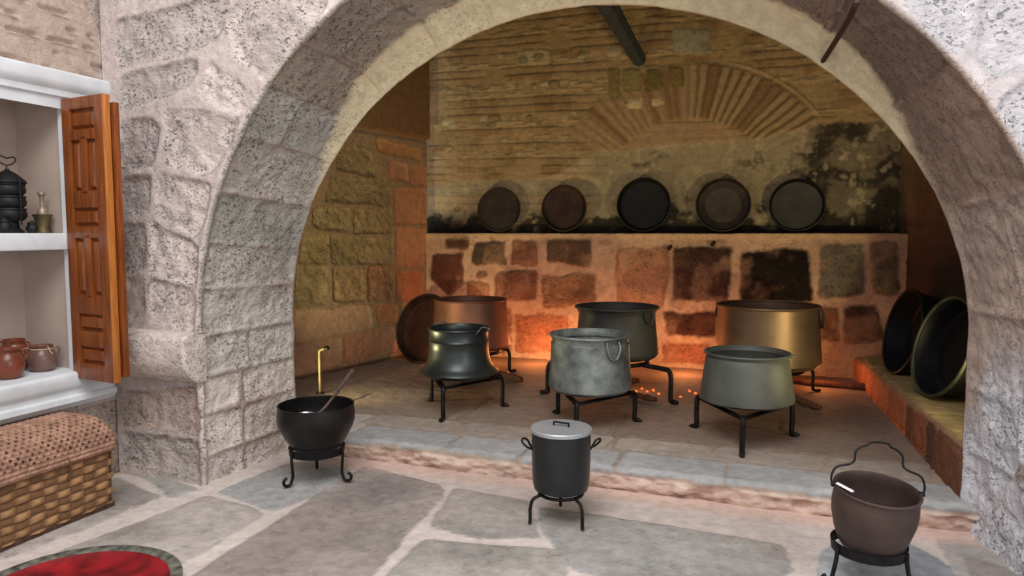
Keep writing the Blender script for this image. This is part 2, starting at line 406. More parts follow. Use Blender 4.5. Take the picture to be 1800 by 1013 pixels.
# ------------------------------------------------------------------ ARCH WALL (front face, soffit, chamfered rear lip, rear face in one sheet)
XC, ZS = -1.13, 1.0
def arc(n_j, n_a, xl, xr, b):
    pts = []
    for k in range(n_j): pts.append((xl, -.02+(ZS+.02)*k/n_j))
    for k in range(n_a+1):
        a = PI - PI*k/n_a; rx = (xr-XC) if math.cos(a) > 0 else (XC-xl)
        pts.append((XC+rx*math.cos(a), ZS+b*math.sin(a)))
    for k in range(1, n_j+1): pts.append((xr, ZS-(ZS+.02)*k/n_j))
    return np.array(pts)
def arch_wall():
    nj, na = 88, 560
    back = arc(nj, na, -3.27, 1.035, 1.99); lipf = arc(nj, na, -3.295, 1.11, 2.13); front = arc(nj, na, -3.315, 1.2, 2.17)
    kz = sm(back[:, 1], 1.6, 2.7)[:, None]; lipf = lipf*kz + (front*.225+back*.775)*(1-kz)
    n = len(back); XL, XR, ZT = -4.02, 3.0, 4.3
    outer = np.empty((n, 2))
    for i, (x, z) in enumerate(front):
        if i < nj: outer[i] = (XL, z)
        elif i > nj+na: outer[i] = (XR, z)
        else:
            dx, dz = x-XC, z-ZS; ts = []
            if dx < -1e-6: ts.append((XL-XC)/dx)
            if dx > 1e-6: ts.append((XR-XC)/dx)
            if dz > 1e-6: ts.append((ZT-ZS)/dz)
            t = min(ts); outer[i] = (XC+dx*t, ZS+dz*t)
    cols = []; reg = []
    nf, ns, nl, nr = 130, 62, 16, 30
    def put(xz, y, r): cols.append(np.column_stack([xz[:, 0], np.full(n, y), xz[:, 1]])); reg.append(r)
    for k in range(nf):
        t = (k/nf)**.85; put(outer*(1-t)+front*t, YF, 0)
    for k in range(ns):
        t = k/ns; yy = YF + (YB-.2-YF)*t
        put(front*(1-t)+lipf*t, yy, 1)
    for k in range(nl+1):
        t = k/nl; put(lipf*(1-t)+back*t, YB-.2+.2*t, 2)
    back2 = arc(nj, na, -4.9, 2.2, 3.2)
    for k in range(1, nr):
        t = k/(nr-1); put(back*(1-t)+back2*t, YB, 3)
    P = np.stack(cols, 1); reg = np.array(reg)
    seg = np.hypot(*(np.diff(back, axis=0).T)); s = np.concatenate([[0], np.cumsum(seg)]); SL = s[-1]
    # --- front face layout
    i0 = np.where(reg == 0)[0]; Pf = P[:, i0]
    L = Lay(Pf, Pf[..., 0], Pf[..., 2], (205, 190, 185), 0, .12, .022, 4, 21, .05)
    pf = lambda l: [onY(x, y, YF) for x, y in l]
    D = (188, 177, 172); Mi = (200, 187, 181); Lt = (212, 198, 191)
    stones = [
        ([(205, 35), (395, -12), (410, 15), (378, 72), (330, 95), (210, 120)], D, 1), ([(212, 134), (345, 102), (352, 122), (335, 155), (300, 172), (214, 192)], D, 1),
        ([(366, 104), (465, 188), (448, 212), (400, 200), (348, 165), (362, 120)], Lt, .6), ([(392, 25), (480, -40), (575, -20), (572, 22), (520, 88), (480, 150), (405, 90)], Mi, .9),
        ([(205, -60), (390, -110), (395, -25), (205, 18)], Mi, .6), ([(600, -10), (480, -160), (700, -160), (640, -20)], Mi, .9),
        ([(212, 215), (268, 206), (285, 230), (268, 292), (212, 303)], D, 1), ([(292, 190), (425, 208), (408, 258), (368, 312), (292, 292), (284, 232)], Lt, .9),
        ([(212, 312), (264, 312), (262, 372), (212, 378)], D, 1), ([(276, 300), (372, 322), (362, 395), (345, 422), (272, 386)], Lt, .8),
        ([(211, 394), (254, 396), (256, 470), (211, 486)], (180, 168, 162), .7), ([(266, 388), (352, 432), (348, 503), (262, 482)], Lt, .8),
        ([(211, 494), (252, 488), (253, 562), (211, 566)], Mi, .5), ([(262, 492), (346, 512), (346, 585), (262, 570)], Lt, .6),
        ([(218, 690), (350, 680), (353, 765), (218, 748)], (186, 166, 154), .5), ([(216, 758), (353, 776), (360, 850), (216, 815)], (184, 172, 166), .8)]
    for pl, c, po in stones: L.stone(pf(pl), c, h=.014, pore=po, rough=.017, edge=.03, tone=.13, bevel=.04, shrink=-.006, groove=.006)
    R = (196, 190, 190)
    for pl in ([(1545, -60), (1735, -60), (1722, 45), (1705, 100), (1655, 98)], [(1745, -60), (1900, -60), (1900, 70), (1760, 145), (1712, 112), (1735, 40)], [(1765, 158), (1900, 85), (1900, 260), (1800, 300), (1740, 190)],
               [(1790, 312), (1900, 275), (1900, 470), (1810, 420)], [(1280, -60), (1380, -160), (1540, -160), (1530, -20), (1480, -5)]):
        L.stone(pf(pl), R, h=.016, pore=.8, rough=.01, edge=.025, bevel=.05)
    rows(L, 1.62, 3.1, 0, 4.2, .42, .6, [Mi, Lt, R], h=.016, pore=.8, rough=.012)
    # pale bluish daylight painted in to the right, pink to the left
    L.tint(sm(Pf[..., 0], .1, .8), (196, 194, 200), .45)
    # --- soffit layout (arc length, depth)
    i1 = np.where(reg >= 1)[0]; Ps = P[:, i1]; A = np.broadcast_to(s[:, None], Ps.shape[:2]); Bc = Ps[..., 1]
    L2 = Lay(Ps, A, Bc, (184, 162, 150), 0, .12, .02, 4, 33, .06)
    js = [0, .2, .47, .71, .97, 1.25, 1.52, 1.83, 2.18, 2.5, 2.82]
    while js[-1] < SL-.5: js.append(js[-1]+random.uniform(.34, .6))
    js.append(SL)
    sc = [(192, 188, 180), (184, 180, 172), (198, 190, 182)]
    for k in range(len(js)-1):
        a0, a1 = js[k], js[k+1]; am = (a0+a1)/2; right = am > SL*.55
        if right: c = random.choice([(160, 138, 124), (142, 124, 112), (154, 132, 118)]) if am < SL*.8 else random.choice([(178, 158, 146), (184, 164, 152)])  # right soffit browner: its shade is put into the stone colour
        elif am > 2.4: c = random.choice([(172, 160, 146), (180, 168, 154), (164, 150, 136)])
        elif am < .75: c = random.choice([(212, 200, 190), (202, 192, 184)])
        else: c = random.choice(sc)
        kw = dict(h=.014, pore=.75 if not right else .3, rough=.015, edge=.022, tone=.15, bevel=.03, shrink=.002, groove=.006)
        sp = random.choice([None, YF+.35, YF+.55]) if k not in (4, 5, 7) else None
        if k == 3: sp = YF+.42
        e0, e1 = YF-.05, YB-.02
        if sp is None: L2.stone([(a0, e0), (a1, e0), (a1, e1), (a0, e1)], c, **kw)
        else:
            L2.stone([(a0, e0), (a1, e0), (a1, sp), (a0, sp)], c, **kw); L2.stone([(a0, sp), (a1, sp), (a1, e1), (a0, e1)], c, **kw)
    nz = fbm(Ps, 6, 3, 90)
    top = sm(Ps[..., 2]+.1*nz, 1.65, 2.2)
    L2.tint(top*sm(Ps[..., 1] + .05*nz + .22*sm(Ps[..., 2], 1.7, 2.75), YB-.04, YB+.03), (252, 236, 200), .97)  # cream band: light on the rear lip painted into the colour
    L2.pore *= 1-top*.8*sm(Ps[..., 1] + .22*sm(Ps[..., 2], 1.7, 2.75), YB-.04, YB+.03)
    # rough plaster damage on the lower right jamb, bluish overhead light painted in
    ext = sm(-Ps[..., 1] - .45*(Ps[..., 2]-.4) + .22*nz, -4.6, -4.25)*sm(-Ps[..., 2]+.15*nz, -1.25, -.75)*sm(Ps[..., 0], 0, .5)
    L2.tint(ext, (216, 218, 226), .9)
    L2.pore = np.maximum(L2.pore, ext*1.0)
    rub = fbm(Ps, 4.5, 4, 55)
    L2.h = L2.h + ext*(.045*rub)
    L2.tint(ext*sm(-rub, .18, .4), (150, 122, 104), .7)
    h = np.concatenate([L.h, L2.h], 1); col = np.concatenate([L.col, L2.col], 1); pore = np.concatenate([L.pore, L2.pore], 1)
    # worn corner shared by both faces
    j = len(i0); sh = fbm(P[:, j], 5, 3, 71)*.022 - .014
    dist = np.linalg.norm(P - P[:, j:j+1], axis=-1); wt = sm(-dist, -.06, 0)
    h = h*(1-wt) + sh[:, None]*wt
    jb = j + ns + nl; d2 = np.linalg.norm(P - P[:, jb:jb+1], axis=-1); w2 = sm(-d2, -.05, 0)
    sh2 = fbm(P[:, jb], 7, 3, 72)*.014; h = h*(1-w2) + sh2[:, None]*w2
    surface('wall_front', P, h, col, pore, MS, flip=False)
arch_wall()

# impost block sticking out of the left pier
def impost():
    prof = [(0, .985), (.08, .99), (.15, .975), (.17, .94), (.175, .86), (.165, .78), (.13, .72), (.06, .675), (0, .668)]
    pr = []
    for (a, b), (c, d) in zip(prof[:-1], prof[1:]):
        for k in range(6): pr.append((a+(c-a)*k/6, b+(d-b)*k/6))
    pr.append(prof[-1]); xs = np.arange(-4.02, -3.29, .012)
    P = np.empty((len(xs)+8, len(pr), 3)); pr = np.array(pr)
    xs2 = np.concatenate([xs, xs[-1]+np.array([.006, .01, .012, .012, .012, .012, .012, .012])])
    k = np.concatenate([np.ones(len(xs)), [.98, .96, .8, .6, .4, .2, .05, -.1]])
    P[..., 0] = xs2[:, None]; P[..., 1] = YF + .015 - pr[None, :, 0]*k[:, None]; P[..., 2] = pr[None, :, 1]
    L = Lay(P, P[..., 0], P[..., 2], (222, 208, 198), 0, .35, .02, 4, 61, .09)
    L.h += fbm(P, 9, 3, 4)*.008
    surface('trim_impost', P, L.h, L.col, L.pore, MS, flip=True)
impost()

# ------------------------------------------------------------------ HEARTH WALLS
def back_lower():
    z1 = 1.598; x0, x1 = -3.98, 1.4
    path = [(YW, z) for z in np.arange(.1, z1-.008, .0125)] + [(YW+.004, z1-.004), (YW+.012, z1)] + [(YW+y, z1) for y in np.arange(.03, .32, .03)]
    xs = np.arange(x0, x1, .0125); YZ = np.array(path)
    P = np.empty((len(xs), len(path), 3)); P[..., 0] = xs[:, None]; P[..., 1] = YZ[None, :, 0]; P[..., 2] = YZ[None, :, 1]
    L = Lay(P, P[..., 0], P[..., 2], (196, 164, 136), 0, .3, .032, 5, 44, .16)
    pf = lambda l: [onY(x, y, YW) for x, y in l]
    k = dict(h=.010, rough=.012, edge=.045, tone=.32, bevel=.05, pore=.6)
    B1, B2, B3 = (84, 62, 48), (128, 92, 70), (150, 112, 86)
    for pl, c in (([(780, 415), (826, 415), (826, 436), (780, 440)], B1), ([(832, 423), (890, 423), (890, 465), (828, 465)], (72, 60, 48)), ([(900, 420), (945, 422), (945, 468), (897, 465)], B2),
        ([(962, 420), (1040, 418), (1038, 470), (960, 460)], (98, 78, 62)), ([(757, 445), (812, 445), (815, 500), (790, 522), (757, 490)], (96, 60, 46)), ([(838, 476), (858, 476), (858, 490), (838, 490)], B1),
        ([(868, 478), (945, 475), (945, 530), (868, 530)], B2), ([(952, 485), (1050, 480), (1050, 530), (1010, 542), (952, 545)], B3), ([(1082, 435), (1178, 432), (1178, 500), (1160, 545), (1085, 540)], (160, 116, 90)),
        ([(1183, 435), (1292, 432), (1280, 532), (1182, 528)], (70, 48, 42)), ([(1298, 440), (1425, 437), (1428, 532), (1303, 532)], (34, 30, 26)), ([(1440, 430), (1520, 425), (1525, 520), (1440, 525)], (112, 106, 92)),
        ([(1525, 425), (1580, 420), (1580, 520), (1530, 520)], (122, 108, 84)), ([(1165, 548), (1262, 548), (1262, 595), (1170, 590)], (76, 50, 42)), ([(1480, 540), (1540, 530), (1560, 600), (1485, 605)], (92, 74, 60)),
        ([(1165, 602), (1250, 602), (1250, 645), (1165, 640)], (170, 112, 84)), ([(905, 552), (1000, 552), (1000, 620), (905, 620)], (176, 120, 90)), ([(820, 540), (900, 540), (900, 620), (820, 620)], B3),
        ([(1440, 540), (1475, 540), (1475, 600), (1440, 600)], (120, 84, 64)), ([(822, 495), (862, 495), (862, 535), (822, 535)], (150, 108, 80))):
        L.stone(pf(pl), c, **k)
    n = L.t2; sme = fbm(P, 3.3, 5, 401)
    L.tint(sm(sme, .08, .4), (186, 148, 118), .32); L.tint(sm(-sme, .12, .4), (110, 80, 62), .35)
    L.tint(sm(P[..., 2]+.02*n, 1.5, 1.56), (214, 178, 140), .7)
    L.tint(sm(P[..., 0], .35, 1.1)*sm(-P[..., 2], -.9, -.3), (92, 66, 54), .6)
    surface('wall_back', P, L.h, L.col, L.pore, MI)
back_lower()

def back_upper():
    x0, x1 = -4.05, 1.45; xs = np.arange(x0, x1, .0115); zs = np.arange(1.58, 4.3, .0115)
    X, Z = np.meshgrid(xs, zs, indexing='ij'); P = np.stack([X, np.full_like(X, YU), Z], -1)
    pu = lambda x, y: onY(x, y, YU)
    L = Lay(P, X, Z, (178, 150, 108), 0, .2, .02, 4, 51, .09)
    n1 = fbm(P, 1.6, 3, 8); n2 = fbm(P, 9, 3, 18); n3 = fbm(P*np.array([.45, 1, 1.6]), 16, 2, 28)
    # thin brick courses: groups of brick rows and rubble rows
    zz = Z + .02*n1 + .008*n2 + .012*(X+1); per = .088; row = np.floor(zz/per); fr = zz/per - row
    rub = (np.mod(row, 4) == 0) | ((np.mod(row, 7) == 2) & (X < -1.2))
    br = sm(fr, .0, .14)*sm(-fr, -.90, -.74)
    # bricks of varying length separated by thin joints
    ph = _hash(row.astype(np.int64), 0*row.astype(np.int64), 0*row.astype(np.int64), 3)*.3
    bx = (X+ph+.02*n1)/.27; bi = np.floor(bx); bf = bx-bi
    bj = sm(bf, 0, .05)*sm(-bf, -1, -.95)
    tone = _hash(bi.astype(np.int64), row.astype(np.int64), 0*row.astype(np.int64), 5)
    gone = sm(fbm(P, 2.6, 4, 333), .08, .3)
    hb = br*(.7+.3*bj)*(.45+.55*tone)*(1-.8*gone)
    hb = np.where(rub, br*sm(n3, -.1, .35), hb)
    L.h += .015*hb + .006*n2 + .005*n3
    blot = fbm(P, 4.5, 5, 222)
    L.tint(br*bj*(~rub), (170, 140, 98), .55); L.tint(br*bj*(~rub)*(tone > .7), (146, 112, 76), .5)
    L.tint((1-br)*(~rub)*(1-gone), (112, 92, 62), .8)
    L.tint(rub*sm(n3, .0, .3)*br, (186, 168, 128), .6)
    L.tint(sm(blot, .1, .4), (186, 160, 118), .45); L.tint(sm(-blot, .12, .4), (120, 98, 66), .4)
    # relieving arch of radial bricks
    cx_, cz_ = pu(1205, 345); rr_o = pu(1205, 112)[1]-cz_; rr_i = pu(1205, 208)[1]-cz_
    dx = X-cx_; dz = Z-cz_; r = np.hypot(dx*.92, dz) + .02*n1; th = np.arctan2(dz, dx*.92)
    fan = sm(r, rr_i-.02, rr_i+.02)*sm(-r, -rr_o-.02, -rr_o+.03)*sm(th, .35, .5)*sm(-th, -2.75, -2.5)
    tb = th/.075 + .25*n1; ti = np.floor(tb); tf = tb-ti; rb_ = sm(tf+.1*n2, .02, .2)*sm(-tf-.1*n2, -.85, -.65)
    tn = _hash(ti.astype(np.int64), 0*ti.astype(np.int64), 0*ti.astype(np.int64), 9)
    dark_side = sm(X, cx_-.1, cx_+.25)
    L.h = L.h*(1-fan) + fan*(.008 + .018*rb_*(.5+.5*tn)*(.5+.5*dark_side) + .004*n2)
    L.tint(fan, (178, 150, 112), .9); L.tint(fan*(1-rb_)*(.35+.65*dark_side), (112, 86, 58), .8); L.tint(fan*rb_*(tn > .72), (136, 96, 66), .7)
    inn = sm(-r, -rr_i, -rr_i+.06)*sm(Z, pu(1200, 290)[1], pu(1200, 270)[1])*sm(th, .2, .4)*sm(-th, -2.9, -2.7)
    L.h = L.h*(1-.7*inn) + .7*inn*(.004*n2); L.tint(inn, (184, 154, 118), .75)
    ridge = np.exp(-((r-rr_o-.035)/.012)**2)*sm(th, .5, .7)*sm(-th, -1.35, -1.2); L.h += .02*ridge; L.tint(ridge, (196, 166, 122), .6)
    # patch of large plastered blocks near the beam
    for pl, c in (([(905, 85), (968, 85), (968, 115), (905, 115)], (186, 166, 120)), ([(1068, 120), (1090, 120), (1090, 172), (1068, 172)], (146, 130, 84)), ([(1095, 120), (1128, 120), (1128, 160), (1095, 160)], (150, 134, 88)),
                  ([(1135, 120), (1168, 120), (1168, 160), (1135, 160)], (128, 112, 68)), ([(1172, 115), (1205, 115), (1205, 155), (1172, 155)], (136, 118, 72)), ([(1180, 45), (1250, 50), (1245, 100), (1180, 95)], (168, 160, 132)),
                  ([(1100, 176), (1130, 174), (1128, 192), (1102, 192)], (226, 204, 156)), ([(1145, 174), (1172, 176), (1168, 188), (1145, 188)], (222, 200, 150))):
        L.stone([pu(*q) for q in pl], c, h=.018, rough=.006, edge=.02, bevel=.03, pore=.3)
    for q in ((880, 100), (940, 102), (1022, 100), (900, 150), (960, 148), (790, 215), (850, 212), (1010, 200), (868, 208), (1080, 92)):
        a, b = pu(*q); w_ = random.uniform(.05, .1); L.stone([(a-w_, b-.035), (a+w_, b-.045), (a+w_*.8, b+.045), (a-w_*.9, b+.04)], (198, 184, 142), h=.022, rough=.006, edge=.015, bevel=.03, pore=.2)
    for yy_ in (102, 152, 213, 262):
        for xx_ in range(765, 1030 if yy_ < 250 else 985, 26):
            if random.random() < .3: continue
            a, b = pu(xx_+random.uniform(-9, 9), yy_+random.uniform(-6, 6)-(xx_-880)*.03); w_ = random.uniform(.035, .085); h_ = random.uniform(.028, .048)
            L.stone([(a-w_, b-h_), (a+w_*.9, b-h_*1.1), (a+w_*1.1, b+h_), (a-w_*.8, b+h_*1.1)], random.choice([(176, 154, 112), (186, 168, 126), (160, 138, 98), (150, 140, 104)]), h=.02, rough=.008, edge=.015, bevel=.03, pore=.3, groove=.008)
    # sooty weathered band behind the pans
    xk = [pu(x, 300)[0] for x in (735, 760, 830, 940, 1000, 1040, 1150, 1290, 1415, 1422, 1600)]
    zk = [pu(900, y)[1] for y in (325, 322, 315, 318, 300, 275, 268, 262, 246, 242, 242)]
    edge = np.interp(X, xk, zk) + .03*n2 + .03*n1
    band = sm(edge-Z, -.01, .025)
    pl_ = sm(X, pu(1040, 300)[0]-.1, pu(1040, 300)[0]+.1)
    L.h = L.h*(1-.75*band*pl_) + band*pl_*(-.01+.012*n2)
    L.tint(band, (176, 160, 130), .75*1); L.tint(band*(1-pl_)*br*(~rub), (206, 170, 128), .7)
    sn = fbm(P*np.array([.8, 1, 1.3]), 3.2, 5, 99); sn2 = fbm(P, 11, 3, 111)
    low = sm(-Z, -2.1, -1.62); rgt = sm(X, pu(1400, 300)[0], pu(1440, 300)[0])
    soot = band*sm(sn*.9+.35*sn2+.45*low+.28*rgt*.9-.12, .05, .4)
    L.tint(soot, (30, 28, 27), .9)
    L.tint(band*rgt, (70, 62, 48), .5)
    L.tint(band*sm(sn2-.3*low, .2, .45), (206, 186, 150), .55)
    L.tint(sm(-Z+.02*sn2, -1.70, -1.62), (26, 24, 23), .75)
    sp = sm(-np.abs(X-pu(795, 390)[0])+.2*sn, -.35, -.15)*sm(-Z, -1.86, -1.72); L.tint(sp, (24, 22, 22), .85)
    # vertical dark reveal at the right end
    surface('wall_back_upper', P, L.h, L.col, L.pore, MI)
back_upper()

def side_wall(name, p0, p1, zt, flip, left):
    p0 = np.array(p0); p1 = np.array(p1); ln = np.linalg.norm(p1-p0); u = (p1-p0)/ln
    U, Z, P = plane_grid((p0[0], p0[1], .1), (u[0], u[1], 0), (0, 0, 1), ln, zt-.1, .014)
    Z = Z+.1
    L = Lay(P, U, Z, (146, 126, 98) if left else (150, 124, 100), 0, .3, .022, 4, 70 if left else 80, .09)
    k = dict(h=.013, rough=.018, edge=.03, tone=.2, bevel=.03, pore=.7, shrink=-.006)
    if left:
        G = (138, 124, 92); O = (170, 128, 96); T = (168, 138, 112)
        pv = lambda l: [onV(x, y, p0, u) for x, y in l]
        rows(L, 0, .9, 0.1, 2.7, .32, .5, [G], **k)
        for pl, c, sm_ in (([(595, 255), (655, 265), (660, 310), (590, 300)], G, 0), ([(580, 312), (682, 316), (686, 362), (570, 355)], G, 0), ([(550, 366), (615, 364), (615, 408), (546, 402)], G, 0), ([(621, 364), (688, 370), (690, 410), (621, 412)], G, 0),
            ([(530, 420), (575, 415), (575, 465), (526, 462)], (140, 124, 90), 0), ([(582, 415), (690, 418), (690, 465), (582, 465)], G, 0), ([(520, 472), (578, 470), (578, 537), (518, 542)], (142, 126, 96), 0), ([(584, 472), (640, 472), (640, 530), (584, 532)], (144, 122, 92), 0),
            ([(646, 470), (690, 470), (690, 530), (646, 530)], (150, 116, 90), 0), ([(518, 548), (650, 535), (655, 575), (518, 602)], T, 1), ([(518, 610), (600, 592), (600, 640), (518, 660)], T, 1), ([(605, 590), (692, 572), (700, 618), (605, 638)], (170, 130, 104), 1),
            ([(660, 238), (740, 264), (740, 284), (662, 268)], (168, 128, 84), 1), ([(683, 282), (716, 287), (716, 318), (683, 315)], O, 1), ([(721, 290), (752, 297), (752, 328), (721, 325)], O, 1),
            ([(692, 332), (752, 334), (752, 395), (694, 395)], O, 1), ([(696, 402), (750, 402), (745, 470), (696, 470)], O, 1), ([(696, 478), (745, 478), (742, 530), (696, 530)], (170, 116, 84), 1), ([(660, 536), (700, 534), (700, 566), (662, 572)], (172, 120, 90), 1)):
            kk = dict(k); 
            if sm_: kk.update(rough=.005, h=.012, pore=.25, tone=.1)
            L.stone(pv(pl), c, **kk)
        z_m = onV(700, 239, p0, u)[1]
        up = sm(Z, z_m-.01, z_m+.02)
        L.h = L.h*(1-up) + up*(-.05); L.tint(up, (120, 92, 62), 1)
        L.h += .03*np.exp(-((Z-z_m)/.02)**2)
        L.pore *= (1-up)
        base = sm(-Z, -.2, -.17); L.tint(base, (52, 40, 34), .8)
    else:
        rows(L, 0, ln, .1, 2.9, .4, .55, [(150, 128, 92), (138, 112, 84), (146, 118, 96)], **dict(k, rough=.008, h=.014, pore=.3))
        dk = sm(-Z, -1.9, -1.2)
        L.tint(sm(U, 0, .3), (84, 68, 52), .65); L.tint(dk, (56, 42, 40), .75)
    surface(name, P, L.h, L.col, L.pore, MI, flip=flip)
PL0, PL1 = (-4.70, 4.36), (-3.85, 7.78)
side_wall('wall_left_hearth', PL0, PL1, 4.3, True, True)
PR0, PR1 = (1.78, 4.36), (1.235, 8.05)
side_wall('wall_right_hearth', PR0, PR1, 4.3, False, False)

def bench():       # stone bench along the right side of the hearth
    path = [(.0, z) for z in np.arange(.12, .425, .0125)] + [(.006, .434), (.02, .44)] + [(x, .44) for x in np.arange(.035, .85, .015)]
    ys = np.arange(4.37, 7.77, .0125); XZ = np.array(path)
    P = np.empty((len(ys), len(path), 3)); t = (ys-4.37)/3.38
    P[..., 0] = (1.045-.17*t)[:, None] + XZ[None, :, 0]; P[..., 1] = ys[:, None]; P[..., 2] = XZ[None, :, 1]
    P[..., 2] -= np.where(P[..., 2] > .2, (.07*t)[:, None], 0)
    arcl = np.concatenate([[0], np.cumsum(np.hypot(*np.diff(XZ, axis=0).T))]); A = np.broadcast_to(arcl[None], P.shape[:2])
    L = Lay(P, P[..., 1], A, (150, 118, 92), 0, .15, .012, 4, 88, .12)
    y = 4.35; cs = [(112, 74, 56), (98, 68, 54), (142, 88, 62), (120, 80, 60), (168, 104, 72), (178, 110, 78)]
    i = 0
    while y < 7.7:
        w = random.uniform(.2, .62); L.stone([(y, -.1), (y+w, -.1), (y+w, .31), (y, .31)], cs[min(i, 5)] if y < 6 else cs[4+(i % 2)], h=.012, rough=.008, edge=.015, bevel=.03, pore=.3); y += w; i += 1
    rows(L, 4.3, 7.8, .33, 1.2, .4, .5, [(170, 150, 104), (158, 138, 98)], h=.01, rough=.005, pore=.3)
    surface('trim_bench', P, L.h, L.col, L.pore, MI, flip=True)
bench()
# smoke-hood ceiling of the hearth and the plain ceiling over the room edge
U, W, P = plane_grid((-5.0, 4.3, 4.25), (1, 0, 0), (0, 1, 0), 7.2, 3.9, .06)
L = Lay(P, U, W, (96, 80, 58), 0, .2, .02, 4, 5)
surface('ceiling', P, L.h, L.col, L.pore, MI, flip=True)

# ------------------------------------------------------------------ LEFT WALL with the cupboard niche
XLW = -4.03
def left_wall():
    y0, yj, y1, zs, zc = .2, 3.215, 3.56, .75, 2.36        # niche runs y0+..yj, sill zs to head zc
    # upper brick part
    U, Z, P = plane_grid((XLW, y0-1.5, 2.5), (0, 1, 0), (0, 0, 1), y1-y0+1.5, 1.8, .011)
    Yc = P[..., 1]; Zc = P[..., 2]
    L = Lay(P, Yc, Zc, (186, 166, 152), 0, .1, .02, 4, 101, .05)
    n1 = fbm(P, 2.5, 3, 6); n2 = fbm(P, 8, 2, 7)
    zz = Zc + .03*n1 + .01*n2; per = .085; row = np.floor(zz/per); fr = zz/per-row
    ph = _hash(row.astype(np.int64), 0*row.astype(np.int64), 0*row.astype(np.int64), 13)*.3
    bx = (Yc+ph)/.24; bf = bx-np.floor(bx); chip = sm(bf, .05, .2)*sm(-bf, -.95, -.8)*sm(n2, -.35, .1)
    gate = _hash(np.floor(bx).astype(np.int64), row.astype(np.int64), 0*row.astype(np.int64), 21)
    chip = chip*(gate > .3); lip = chip*sm(fr, .18, .3)*sm(-fr, -.62, -.36); und = chip*sm(fr, .0, .1)*sm(-fr, -.24, -.14)
    L.h += .03*lip - .008*und; L.tint(und, (128, 106, 96), .75); L.tint(lip*sm(fr, .32, .42), (210, 192, 178), .7)  # shadow below each brick ledge and its lit top painted into the colour
    L.stone([onX(x, y, XLW) for x, y in ((132, -25), (230, -40), (200, 98), (190, 96), (165, 45))], (206, 190, 184), h=.06, rough=.01, edge=.02, bevel=.03, pore=.4)
    L.tint(sm(Yc, 3.44, 3.5), (196, 178, 170), .8)
    surface('wall_left', P, L.h, L.col, L.pore, MS, flip=True)
    # strip between the niche and the pier, and the wall under the sill
    U, Z, P = plane_grid((XLW, yj, .5), (0, 1, 0), (0, 0, 1), y1-yj, 2.05, .014)
    L = Lay(P, P[..., 1], P[..., 2], (200, 184, 178), 0, .2, .02, 4, 105)
    surface('wall_left_jamb', P, L.h, L.col, L.pore, MS, flip=True)
    U, Z, P = plane_grid((XLW, y0-1.5, -.03), (0, 1, 0), (0, 0, 1), y1-y0+1.5, .66, .016)
    L = Lay(P, P[..., 1], P[..., 2], (176, 158, 148), 0, .2, .02, 4, 107)
    rows(L, y0-1.5, y1, -.05, .6, .33, .5, [(172, 154, 142), (180, 164, 154)], h=.016, rough=.01, pore=.6)
    surface('wall_left_base', P, L.h, L.col, L.pore, MS, flip=True)
    # niche interior (one mesh): back, far cheek, near cheek, head
    xb = -4.46; m = MB()
    def quad(a, b, c, d): o = len(m.v); m.v.extend([a, b, c, d]); m.f.append([o, o+1, o+2, o+3])
    f = XLW-.01
    quad((xb, y0, zs-.1), (xb, yj+.01, zs-.1), (xb, yj+.01, zc+.05), (xb, y0, zc+.05))
    quad((xb, yj+.01, zs-.1), (f, yj+.01, zs-.1), (f, yj+.01, zc+.05), (xb, yj+.01, zc+.05))
    quad((xb, y0, zs-.1), (f, y0, zs-.1), (f, y0, zc+.05), (xb, y0, zc+.05))
    quad((xb, y0, zc+.05), (xb, yj+.01, zc+.05), (f, yj+.01, zc+.05), (f, y0, zc+.05))
    quad((xb, y0, zs-.1), (xb, yj+.01, zs-.1), (f, yj+.01, zs-.1), (f, y0, zs-.1))
    o = m.build('wall_left_niche', MNICHE, None, False)
    for p in o.data.polygons: pass
    struct(o)
    m = MB(); m.box(XLW-.04, XLW+.022, yj-.012, yj+.05, .74, 2.37, .006); struct(m.build('trim_niche_frame', MWHITE))
    # cornice and sill are moulded profiles swept along Y
    def sweep(name, prof, ya, yb):
        m = MB(); o = len(m.v); n = len(prof); ks = [ya, (ya*2+yb)/3, (ya+2*yb)/3, yb-.03, yb]
        for j, y in enumerate(ks):
            for (x, z) in prof: m.v.append((x if j < 4 else XLW-.0+(x-XLW)*.9, y, z))
        for j in range(4):
            for i in range(n): m.f.append([o+j*n+i, o+j*n+(i+1) % n, o+(j+1)*n+(i+1) % n, o+(j+1)*n+i])
        m.f.append([o+i for i in range(n)]); m.f.append([o+4*n+i for i in range(n)][::-1])
        struct(m.build(name, MWHITE))
    X = XLW
    sweep('trim_cornice', [(X-.1, 2.37), (X+.02, 2.345), (X+.025, 2.41), (X+.045, 2.415), (X+.05, 2.45), (X+.075, 2.47), (X+.085, 2.50), (X+.085, 2.55), (X+.06, 2.565), (X-.05, 2.57)], .2, 3.49)
    sweep('trim_sill', [(X-.44, .735), (X-.44, .76), (X+.06, .752), (X+.075, .735), (X+.075, .68), (X+.065, .655), (X+.05, .64), (X+.05, .61), (X+.07, .60), (X+.075, .57), (X+.045, .535), (X-.05, .52)], .2, 3.45)
    m = MB(); m.box(-4.47, XLW+.025, y0, yj-.005, 1.498, 1.6, .02); struct(m.build('trim_niche_shelf', MWHITE))
left_wall()

